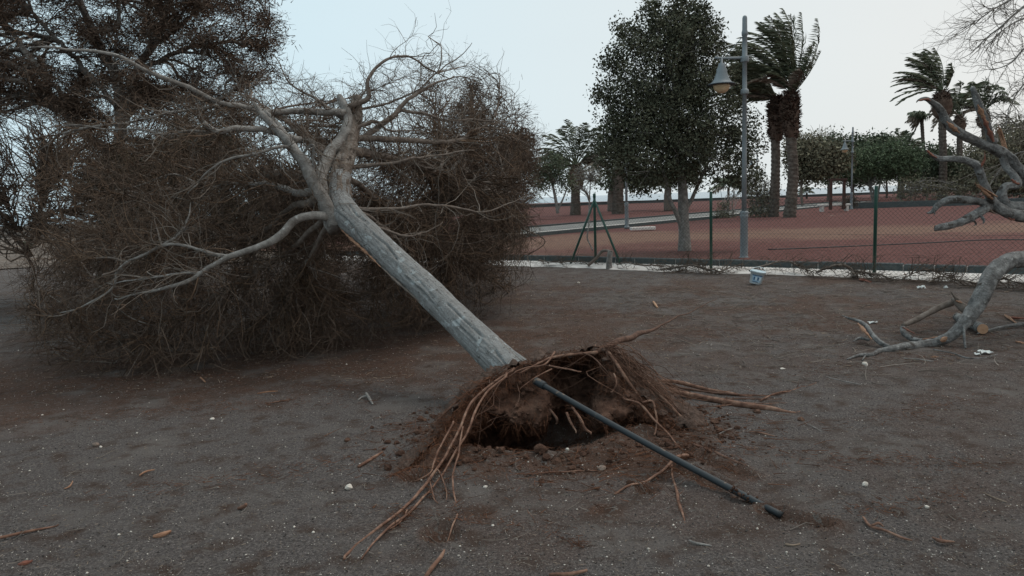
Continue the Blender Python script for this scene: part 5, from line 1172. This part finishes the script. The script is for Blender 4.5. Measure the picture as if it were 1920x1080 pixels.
# bare tree whose twigs droop in from above
bare = thing('bare_tree', 'leafless pale tree reaching thin curved twigs down from above the broken tree', 'tree', tuple(P(2200, 560, 9.6)[:2]) + (0,))
LP_, LR_ = [], []
for k, q in enumerate([
    [(2210, 640, 9.6, .20), (2190, 400, 9.6, .17), (2160, 150, 9.5, .14), (2120, -60, 9.4, .09), (2040, -100, 9.3, .05)],
    [(2130, -20, 9.4, .06), (2020, -20, 9.2, .035), (1960, -5, 9.1, .022), (1920, 10, 9.0, .014), (1880, 48, 8.9, .010), (1850, 72, 8.9, .007), (1825, 95, 8.8, .004)],
    [(2020, -22, 9.2, .03), (1950, -25, 9.1, .02), (1900, -5, 9.0, .012), (1868, 15, 8.9, .008), (1830, 40, 8.8, .005), (1795, 62, 8.8, .003)],
    [(2150, 90, 9.5, .07), (2040, 40, 9.3, .035), (1965, 60, 9.1, .018), (1920, 90, 9.0, .011), (1890, 120, 8.9, .007), (1860, 130, 8.9, .004)],
    [(2150, 130, 9.5, .06), (2040, 110, 9.3, .03), (1970, 120, 9.2, .016), (1925, 150, 9.1, .010), (1895, 190, 9.0, .006), (1885, 240, 8.9, .004)],
    [(2165, 200, 9.5, .06), (2060, 200, 9.4, .03), (1970, 210, 9.3, .015), (1920, 240, 9.2, .009), (1880, 215, 9.1, .006), (1850, 235, 9.1, .003)],
    [(2175, 300, 9.6, .06), (2060, 260, 9.4, .03), (1960, 280, 9.2, .014), (1900, 290, 9.2, .008), (1868, 330, 9.2, .005), (1850, 355, 9.1, .003)],
    [(2140, 60, 9.5, .06), (2040, 20, 9.4, .03), (1960, 25, 9.3, .016), (1905, 40, 9.2, .009), (1865, 70, 9.1, .005), (1845, 100, 9.1, .003)]]):
    a, r = W(q); g, a_, r_ = limb(a, r, 30, 8, .12, 12, 700 + k, wob=.03); build('trunk' if k == 0 else 'branch', g, bark_limb, bare)
    if k: LP_.append(a_[None]); LR_.append(r_[None])
s_ = flat(LP_, LR_); ok = s_[2] < .022; s_ = tuple(x_[ok] for x_ in s_)
Pb, Rb = sprout(s_, 260, (.25, .75), .0042, 7, spread=.6, curl=1.0, grav=.05, wind=(-.3, 0, -.05)); build('twigs', btube(Pb, Rb, 4), twig_grey, bare, kind='stuff')
s_ = flat([Pb[:, 2:]], [Rb[:, 2:]]); Pb, Rb = sprout(s_, 900, (.1, .35), .0026, 5, spread=.6, curl=1.2, grav=.04, wind=(-.2, 0, 0)); build('twigs', btube(Pb, Rb, 3), twig_grey, bare, kind='stuff')

# ------------------------------------------------------------------ loose limbs and sticks on the ground
def stick(name, label, cat, segs, m, parts=(), n=None, sides=9, group=None, lift=True, wob=.008, rough=.12, extra=None):
    """segs: list of polylines (px,py,height above ground,r) ; first is the stem"""
    allp = []
    for q in segs:
        pts = []
        for (px, py, h, r) in q:
            w = G(px, py, h) ; w[2] = max(w[2], float(ground_h(w[0], w[1])) + r * .6) ; pts.append(w)
        allp.append((np.array(pts), np.array([c[3] for c in q])))
    o0 = allp[0][0].mean(0); t = thing(name, label, cat, (o0[0], o0[1], float(ground_h(o0[0], o0[1]))), group)
    for k, (a, r) in enumerate(allp):
        g, _, _ = limb(a, r, n or max(14, len(a) * (12 if sides > 12 else 7)), sides, rough, 16, rng.integers(1, 999), wob=wob, ridge=.16 if sides > 12 else 0); build('stem' if k == 0 else 'side_branch', g, m, t, smooth=m not in (raw, raw_red, cutw))
    for pts, w_, mm_, nm in parts:
        a = np.array([G(px, py, h) for px, py, h in pts]); C = catmull(a, 10); T = nrm(np.gradient(C, axis=0)); up = nrm(np.cross(T, C - CAM)); out = nrm(CAM - C); k = np.linspace(0, 1, 10)
        ww = w_ * np.sin(math.pi * np.clip(k, .08, .92)) ** .6
        V = np.stack([C - up * ww[:, None] - out * .01, C - up * ww[:, None] * .3 + out * .008, C + up * ww[:, None] * .4 + out * .008, C + up * ww[:, None] - out * .01], 1)
        ww *= rng.uniform(.5, 1.25, 10)
        V = np.stack([C - up * ww[:, None] - out * .01, C - up * ww[:, None] * .3 + out * .008, C + up * ww[:, None] * .4 + out * .008, C + up * ww[:, None] - out * .01], 1)
        i = np.arange(9)[:, None] * 4 + np.arange(4)[None]; j = np.arange(9)[:, None] * 4 + (np.arange(4)[None] + 1) % 4
        build(nm, Geo().add(V.reshape(-1, 3), np.stack([i, j, j + 4, i + 4], -1).reshape(-1, 4)), mm_, t, smooth=False)
    return t
def Hz(px, py, D): return max(0.0, float(P(px, py, D)[2]))
def hs(q): return [(px, py, Hz(px, py, D), r) for px, py, D, r in q]
big = hs([(2010, 500, 8.0, .085), (1965, 484, 7.85, .088), (1920, 485, 7.7, .088), (1888, 491, 7.55, .085), (1862, 512, 7.45, .083), (1845, 545, 7.35, .082), (1828, 580, 7.3, .075), (1808, 605, 7.25, .062), (1780, 632, 7.25, .05), (1740, 645, 7.3, .046), (1700, 654, 7.25, .042), (1672, 659, 7.2, .034), (1650, 661, 7.15, .024), (1636, 668, 7.05, .018), (1610, 670, 7.0, .016), (1588, 675, 6.9, .006)])
stick('fallen_limb', 'thick grey arching limb touching the ground with torn orange stubs', 'fallen branch', [big,
      hs([(1670, 657, 7.2, .026), (1650, 642, 7.3, .026), (1636, 628, 7.4, .024), (1625, 612, 7.6, .022), (1610, 602, 7.8, .018), (1592, 597, 7.9, .012), (1578, 592, 8.0, .003)]),
      hs([(1630, 638, 7.4, .014), (1612, 634, 7.5, .014), (1600, 640, 7.4, .006)]), hs([(1626, 666, 7.0, .008), (1617, 678, 6.9, .006)]),
      hs([(1806, 612, 7.2, .014), (1808, 635, 7.15, .012), (1811, 653, 7.1, .009)]), hs([(1738, 640, 7.3, .02), (1712, 636, 7.5, .026), (1696, 625, 7.6, .03), (1692, 614, 7.7, .024)])],
      bark_log, [([(1608, 606, Hz(1608, 606, 7.7)), (1622, 622, Hz(1622, 622, 7.45)), (1634, 636, Hz(1634, 636, 7.33))], .019, raw, 'torn_wood'), ([(1764, 640, Hz(1764, 640, 7.2)), (1770, 636, Hz(1770, 636, 7.19)), (1776, 632, Hz(1776, 632, 7.18))], .026, raw, 'torn_wood'),
                 ([(1730, 636, Hz(1730, 636, 7.25)), (1745, 634, Hz(1745, 634, 7.24)), (1758, 631, Hz(1758, 631, 7.23))], .007, raw, 'torn_wood'), ([(1692, 613, Hz(1692, 613, 7.66)), (1704, 620, Hz(1704, 620, 7.55)), (1716, 626, Hz(1716, 626, 7.5))], .012, raw_red, 'torn_wood')], sides=24)
stick('fallen_limb', 'straight brown-grey limb with a hollow splintered end leaning on a log', 'fallen branch',
      [hs([(1693, 610, 7.9, .022), (1710, 603, 8.0, .030), (1735, 590, 8.1, .032), (1760, 577, 8.2, .036), (1785, 566, 8.25, .04), (1796, 562, 8.28, .03)]), hs([(1786, 560, 8.2, .02), (1800, 572, 8.1, .045), (1815, 585, 8.0, .045), (1830, 596, 7.9, .03)]), hs([(1794, 562, 8.1, .02), (1789, 556, 8.1, .012), (1782, 546, 8.1, .004)])], bark_brown,
      [([(1792, 564, Hz(1792, 564, 8.05)), (1798, 566, Hz(1798, 566, 8.04)), (1804, 568, Hz(1804, 568, 8.03))], .014, raw, 'torn_wood')])
# sawn log under the limbs
a0, a1 = P(1799, 588, 8.5), P(1843, 601, 7.75)
t = thing('log', 'short grey log whose pale orange sawn face shows under the arching limb', 'log', (a1[0], a1[1], 0)); a0[2] = .055; a1[2] = .065
g, _, _ = limb([a0 + (a0 - a1) * .1, a0, (a0 + a1) / 2, a1], [.048, .051, .053, .056], 24, 18, .06, 12, 5); build('log_body', g, bark_log, t)
g, _, _ = limb([a1 - (a1 - a0) * .01, a1 + nrm(a1 - a0) * .008], [.053, .053], 2, 18, .0, 5, 5); build('sawn_face', g, cutw, t, smooth=False)

twigs = 'loose sticks scattered over the dirt'
ST = [
    ('short thick rusty stick lying alone beside the torn root plate', [[(672, 876, .01, .009), (695, 862, .012, .011), (716, 849, .01, .008)]], rootm),
    ('stubby orange splinter chunk of bark on the dark gravel near the bottom edge', [[(288, 1007, .012, .008), (302, 1004, .016, .013), (320, 999, .012, .007)]], raw),
    ('long slender pale cane poking in at the picture edge', [[(-60, 1020, .02, .008), (0, 1007, .015, .008), (50, 995, .012, .007), (110, 983, .008, .003)]], rootm),
    ('small forked grey-brown stick lying between crown and root plate', [[(686, 737, .05, .010), (693, 748, .02, .011), (699, 758, .008, .007)], [(691, 743, .025, .009), (680, 745, .012, .008), (671, 751, .008, .004)]], bark_limb),
    ('knobbly brown root piece standing at the lowest edge of the view', [[(797, 1085, .01, .010), (812, 1062, .02, .010), (826, 1044, .03, .009), (833, 1031, .035, .005)]], rootm),
    ('bent pale stick pair meeting in a point below the pipe', [[(1030, 1079, .01, .007), (1065, 1077, .012, .009), (1100, 1069, .01, .006)]], rootm),
    ('thin curved grey twig in front of the forked root', [[(1292, 1013, .006, .003), (1306, 1019, .008, .006), (1334, 1024, .006, .003)]], bark_limb),
    ('small straw-coloured chip lying past the buried pipe end', [[(1474, 1020, .006, .006), (1486, 1021, .008, .0045), (1500, 1019, .006, .003)]], straw),
    ('loosely twisted reddish root fibre on dark gravel beyond the pipe end', [[(1618, 970, .015, .005), (1631, 986, .012, .007), (1660, 995, .012, .006), (1690, 1008, .01, .006), (1710, 1013, .008, .003)], [(1634, 984, .02, .005), (1645, 980, .03, .006), (1654, 986, .01, .004)]], rootm),
    ('tiny rust-brown root tangle between the twisted fibre and a round white pebble', [[(1748, 1008, .01, .004), (1764, 1014, .02, .008), (1790, 1016, .01, .003)], [(1764, 1005, .03, .004), (1768, 1018, .006, .004)]], rootm),
    ('very thin wavy straw lying above the rust-brown root tangle', [[(1842, 923, .006, .002), (1866, 934, .008, .003), (1888, 942, .006, .002)]], straw),
    ('bright pale wood chip lying between bucket and long thin root', [[(1225, 566, .02, .016), (1229, 572, .02, .018), (1233, 577, .01, .010)]], cutw),
    ('small zigzag twig between two lumps right of the long roots', [[(1343, 816, .006, .004), (1358, 808, .012, .005), (1373, 803, .012, .003)]], bark_limb),
    ('reddish twig with a knot lying below the long roots', [[(1405, 809, .008, .003), (1425, 811, .014, .006), (1452, 817, .006, .003)]], rootm),
    ('needle-thin dark twig beyond the tip of the long roots', [[(1504, 791, .01, .002), (1522, 798, .01, .003), (1541, 809, .006, .002)]], bark_limb),
    ('long dark curved branch lying behind the orange chips at the picture edge', [[(1832, 626, .02, .006), (1860, 617, .03, .012), (1890, 611, .04, .017), (1935, 606, .03, .020), (1990, 604, .02, .022)]], bark_log),
    ('pale wavy fibre stretching beside the arching limb tip', [[(1548, 707, .01, .004), (1572, 713, .012, .004), (1600, 719, .01, .005), (1615, 722, .006, .003)]], bark_limb),
    ('slender twig under the arching limb pointing at the white litter', [[(1750, 655, .02, .006), (1785, 662, .03, .006), (1810, 671, .03, .008), (1840, 671, .02, .005), (1870, 664, .02, .004)]], bark_log),
    ('drooping grey twig lying in front of the arching limb', [[(1695, 672, .01, .006), (1722, 673, .02, .006), (1750, 677, .012, .004)]], bark_limb),
    ('brown kinked twig by the leaf-littered dirt edge near the crown', [[(376, 708, .02, .008), (385, 716, .012, .006)]], raw),
    ('slim straw-coloured stick on the brown litter under the crown', [[(482, 738, .01, .003), (500, 735, .012, .006), (521, 733, .01, .003)]], raw),
    ('thin reddish stick pointing from brown litter into dark gravel', [[(500, 756, .01, .003), (520, 753, .01, .005), (545, 749, .006, .003)]], rootm),
    ('small bent straw twig in the middle of the open dark gravel', [[(262, 892, .01, .004), (274, 885, .014, .006), (290, 881, .01, .003)]], raw),
    ('curled reed fragment on the open gravel, close to the picture edge', [[(120, 916, .006, .003), (130, 911, .012, .005), (136, 902, .012, .003)]], raw),
    ('short upright brown peg of bark in the gravel near the bottom', [[(447, 955, .008, .008), (458, 949, .03, .010), (461, 945, .045, .007)]], rootm),
    ('flattened rust flake of bark close to the bottom corner', [[(35, 1057, .006, .006), (46, 1054, .012, .012), (60, 1050, .006, .004)]], raw_red),
]
for lab_, segs, m in ST: stick('stick', lab_, 'stick', segs, m, group=twigs)
CH = [('red-brown splintered bark scrap at the foot of the far fence post', (1612, 524, 1634, 528), .03, raw_red), ('small red bark scrap on the concrete strip beyond the far fence post', (1694, 516, 1702, 513), .03, raw_red),
      ('orange-red bark scrap tucked behind the arching limb', (1851, 545, 1856, 536), .03, raw_red), ('bright orange wood sliver lying crosswise at the picture edge', (1884, 590, 1906, 606), .022, raw),
      ('red-stained wood sliver touching the bright orange sliver', (1893, 595, 1922, 597), .018, raw_red), ('flat orange chip near the bare dirt beside the picture edge', (1904, 640, 1925, 643), .012, raw),
      ('red chip on the dirt under the sawn log', (1812, 607, 1822, 608), .02, raw_red), ('pale yellow flake beside the fine twigs under the arching limb', (1745, 669, 1760, 668), .01, raw)]
for lab_, (x0, y0, x1, y1), w_, m in CH:
    stick('wood_chip', lab_, 'wood chip', [[(x0, y0, .02, w_ * .55), ((x0 * 2 + x1) / 3, (y0 * 2 + y1) / 3, .03, w_ * .85), ((x0 + 2 * x1) / 3, (y0 + 2 * y1) / 3, .02, w_ * .5), (x1, y1, .02, w_ * .3)], [((x0 + x1) / 2, (y0 + y1) / 2, .03, w_ * .5), (x1 + (y1 - y0) * .4 - 3, y1 + 2, .03, w_ * .15)]], m, group='torn orange wood chips', sides=4, rough=.7)

# branches piled along the fence
pile = 'dead branches piled along the fence foot'
PL = [('dark wiggly branch lying at the foot of the tripod post', [(1155, 494, .10, .012), (1180, 492, .16, .014), (1210, 497, .12, .014), (1250, 499, .08, .010), (1290, 506, .06, .006)]),
      ('thick dead branch between tripod and first single post', [(1230, 505, .06, .012), (1262, 502, .10, .018), (1290, 498, .16, .02), (1320, 503, .12, .02), (1345, 508, .08, .014)]),
      ('low branch crossing before the first single fence post', [(1300, 494, .14, .012), (1318, 502, .1, .018), (1340, 508, .08, .018), (1365, 503, .10, .012), (1395, 497, .14, .006)]),
      ('bleached forked branch resting against the kerb behind the bucket', [(1405, 508, .12, .014), (1440, 497, .2, .018), (1475, 490, .24, .018), (1500, 500, .16, .016), (1525, 510, .1, .010)]),
      ('arched pale branch humped over the concrete strip', [(1530, 511, .10, .018), (1552, 500, .2, .024), (1578, 495, .24, .026), (1595, 503, .16, .026), (1605, 518, .06, .022)]),
      ('dark branch spreading both sides of the far fence post', [(1600, 508, .12, .010), (1630, 514, .1, .014), (1650, 516, .1, .014), (1670, 524, .04, .010)]),
      ('tangled twig bough lying on concrete past the far fence post', [(1690, 525, .05, .014), (1712, 512, .15, .010), (1735, 505, .2, .012), (1760, 512, .12, .010), (1790, 520, .06, .008)]),
      ('fine dark bough by the white litter on the strip', [(1740, 530, .04, .016), (1765, 520, .1, .012), (1800, 526, .1, .010), (1830, 532, .06, .008)]),
      ('curling bough reaching the picture edge over the strip', [(1850, 535, .08, .010), (1880, 522, .16, .012), (1905, 530, .12, .010), (1950, 540, .06, .010)]),
      ('sparse bough trailing along the kerb under the crown tip', [(1010, 488, .12, .012), (1045, 492, .1, .012), (1080, 490, .1, .010), (1120, 494, .06, .006)])]
for lab_, q in PL:
    t = stick('dead_branch', lab_, 'branch', [q], bark_brown, group=pile, wob=.05, sides=8)
    a = np.array([G(px, py, h) for px, py, h, r in q]); C = catmull(a, 30); s_ = (C, nrm(np.gradient(C, axis=0)), np.full(30, .01))
    Pb, Rb = sprout(s_, 60, (.2, .8), .0058, 7, spread=.8, curl=1.3); Pb[..., 2] = np.clip(Pb[..., 2], .02, .42); build('twigs', btube(Pb, Rb, 4), twig_dark, t, kind='stuff')
    s_ = flat([Pb[:, 2:]], [Rb[:, 2:]]); Pb, Rb = sprout(s_, 110, (.1, .4), .0042, 5, spread=.9, curl=1.5); Pb[..., 2] = np.clip(Pb[..., 2], .02, .42); build('twigs', btube(Pb, Rb, 3), twig_dark, t, kind='stuff')
# cut stump with a bent stem by the tripod
b_ = G(1142, 504); t = thing('stump', 'pale cut stump with a bent dead stem beside the green tripod post', 'stump', tuple(b_))
g, _, _ = limb([b_ - [0, 0, .05], b_ + [.01, 0, .2], b_ + [.04, 0, .40]], [.07, .062, .055], 12, 12, .1, 9, 2); build('stump_body', g, bark_limb, t)
a, r = W([(1102, 498, 16.6, .035), (1118, 484, 16.6, .035), (1128, 472, 16.6, .035), (1136, 470, 16.4, .03), (1147, 471, 16.2, .02)]); g, _, _ = limb(a, r, 20, 9, .12, 9, 3); build('bent_stem', g, bark_brown, t)
a, r = W([(1104, 425, 16.9, .014), (1101, 445, 16.9, .016), (1106, 458, 16.9, .016), (1112, 470, 16.9, .014)]); g, _, _ = limb(a, r, 16, 7, .12, 9, 3)
d_ = tag(build('hanging_stick', g, bark_limb, origin=a[0]), 'pale crooked stick caught in the wire mesh near the tripod', 'stick')

# stones
def stone(name, label, px, py, r, m, flat_=.6, cat='stone', seed=0, group=None):
    b_ = G(px, py); g = blobs(np.array([[b_[0], b_[1], float(ground_h(b_[0], b_[1])) + r * flat_ * .5]]), np.array([[r, r * .8, r * flat_]]), kind='ico')
    v = g.v[0]; f = g.f[0]
    # one refinement with jitter gives a chipped, angular stone
    E = {}; V = [tuple(x_) for x_ in v]; c = v.mean(0); Fn = []
    def mid_(i, j):
        k = (min(i, j), max(i, j))
        if k not in E: E[k] = len(V); m_ = (v[i] + v[j]) / 2; V.append(tuple(c + (m_ - c) * rng.uniform(1.0, 1.22)))
        return E[k]
    for a_, b2, c2 in f:
        x_, y_, z_ = mid_(a_, b2), mid_(b2, c2), mid_(c2, a_); Fn += [[a_, x_, z_], [x_, b2, y_], [z_, y_, c2], [x_, y_, z_]]
    return tag(build(name, Geo().add(np.array(V), np.array(Fn)), m, smooth=False, origin=b_), label, cat, group)
gs = 'single stones on the dirt'
stone('stone', 'pale angular stone alone on dark gravel before the root plate', 654, 920, .027, stonew, .7, group=gs)
stone('stone', 'small white flat stone on dark gravel below the crown litter', 398, 787, .022, stonew, .5, group=gs)
stone('stone', 'rounded beige stone half sunk in gravel beyond the pipe', 1622, 912, .020, stonew, .8, group=gs)
stone('stone', 'squarish beige stone under the tip of the arching limb', 1622, 684, .035, stonew, .7, group=gs)
stone('stone', 'square pale stone in the crumbled soil under the pipe', 1065, 858, .014, stonew, .8, group=gs)
stone('stone', 'pale round-topped clod stone beside the crumbled soil heap', 1128, 882, .028, stoneb, .7, group=gs)
stone('stone', 'light oval pebble on gravel just below the soil heap', 910, 915, .015, stonew, .6, group=gs)
stone('stone', 'round white pebble above the rust-brown root tangle', 1738, 954, .013, stonew, .8, group=gs)
stone('stone', 'brown round stone paired with a tiny pebble on open gravel', 181, 836, .024, stoneb, .7, group=gs)
stone('stone', 'small whitish pebble touching the larger brown stone', 189, 839, .012, stonew, .7, group=gs)
stone('stone', 'brownish lump at the lip of the hole', 1015, 862, .045, soil, .8, group=gs)
stone('stone', 'pale leaning chip on the distant dirt beyond the long root tips', 1467, 690, .03, stonew, .3, group=gs)
stone('stone', 'whitish stone on the dirt halfway to the bucket', 1085, 531, .035, stonew, .5, group=gs)
stone('stone', 'small dark rock on the far red gravel bed by the path', 1561, 408, .25, stoneb, .35, group=gs)
def crumple(label, px, py, w_, h_):
    b_ = G(px, py); n = 9; X, Y = np.meshgrid(np.linspace(-1, 1, n), np.linspace(-1, 1, n), indexing='ij'); pz = np.stack([X * 1.6 + px, Y * 1.6, 0 * X], -1)
    V = np.stack([b_[0] + X * w_ * (1 + .3 * vn(pz, 1)), b_[1] + Y * w_ * .6 * (1 + .3 * vn(pz, 2)), ground_h(b_[0] + X * w_, b_[1] + Y * w_ * .6) + .012 + h_ * (.5 + .8 * vn(pz * 1.7, 3)) * (1 - .5 * (X * X + Y * Y) / 2)], -1)
    i = np.arange(n - 1)[:, None] * n + np.arange(n - 1)[None]; o = build('paper_scrap', Geo().add(V.reshape(-1, 3), np.stack([i, i + n, i + n + 1, i + 1], -1).reshape(-1, 4)), paper, smooth=False, origin=b_)
    md = o.modifiers.new('thickness', 'SOLIDIFY'); md.thickness = .003
    return tag(o, label, 'litter', 'white litter on the dirt')
crumple('crumpled white plastic scrap beyond the far fence post', 1727, 541, .055, .05)
crumple('tiny white paper bit standing near the concrete strip', 1773, 541, .025, .04)
crumple('torn white paper lying beneath the orange-striped broken branch', 1636, 606, .05, .02)
crumple('flat white paper piece lying below the arching limb', 1848, 664, .055, .03)
crumple('small white paper corner beside the flat white piece', 1832, 667, .025, .015)
crumple('pale bluish scrap lying at the concrete strip edge', 1898, 541, .05, .02)
# wooden frame, bench slab and boulder far in the park
fr0 = ez(1569, 392, .3); fr = thing('wooden_frame', 'dark red wooden frame of two posts and a beam far off in the park', 'frame', tuple(fr0))
pw = [ez(1557, 392.5, .3), ez(1582, 391.5, .3)]
for w in pw:
    build('post', box((w[0], w[1], w[2] + .9), .15, .15, 1.85, 0), reddirt, fr, smooth=False)
build('beam', box(((pw[0][0] + pw[1][0]) / 2, (pw[0][1] + pw[1][1]) / 2, pw[0][2] + 1.76), 1.12, .13, .13, 0), reddirt, fr, smooth=False)
bn0 = ez(1556, 390, .35); bn_ = thing('bench', 'pale backless bench slab beside the wooden frame', 'bench', tuple(bn0))
build('seat', box((bn0[0], bn0[1] - .6, bn0[2] + .2), 1.9, .4, .1, 0, .02), concrete, bn_, smooth=False)
for sx in (-.75, .75): build('leg', box((bn0[0] + sx, bn0[1] - .6, bn0[2] - .02), .14, .36, .34, 0), concrete, bn_, smooth=False)
tb_ = P(52, 470, 34); sh = leafy('shrub', 'small dark round bush on the earth track beyond the crown', 'shrub', (52, 470), 34, [(52, 460, 7, 9)], leafd, .07, 90, 8, (.05, .05, .05), seed=40)
# garden hose lying over the red bed
S_ = [G(1440, 470, .14), G(1500, 468, .14), G(1640, 462, .14), G(1750, 457, .14), G(1850, 452, .14), G(1960, 452, .14)]
hz_, _, _ = limb(S_, np.full(6, .014), 60, 6, 0, 5, 1); hz_.v[0][:, 2] += .03
tag(build('drip_hose', hz_, rubber, origin=S_[0]), 'thin dark drip hose lying across the red gravel bed', 'hose')
print('objects', len(bpy.data.objects), 'tris', sum(len(m.polygons) * 2 for m in bpy.data.meshes))
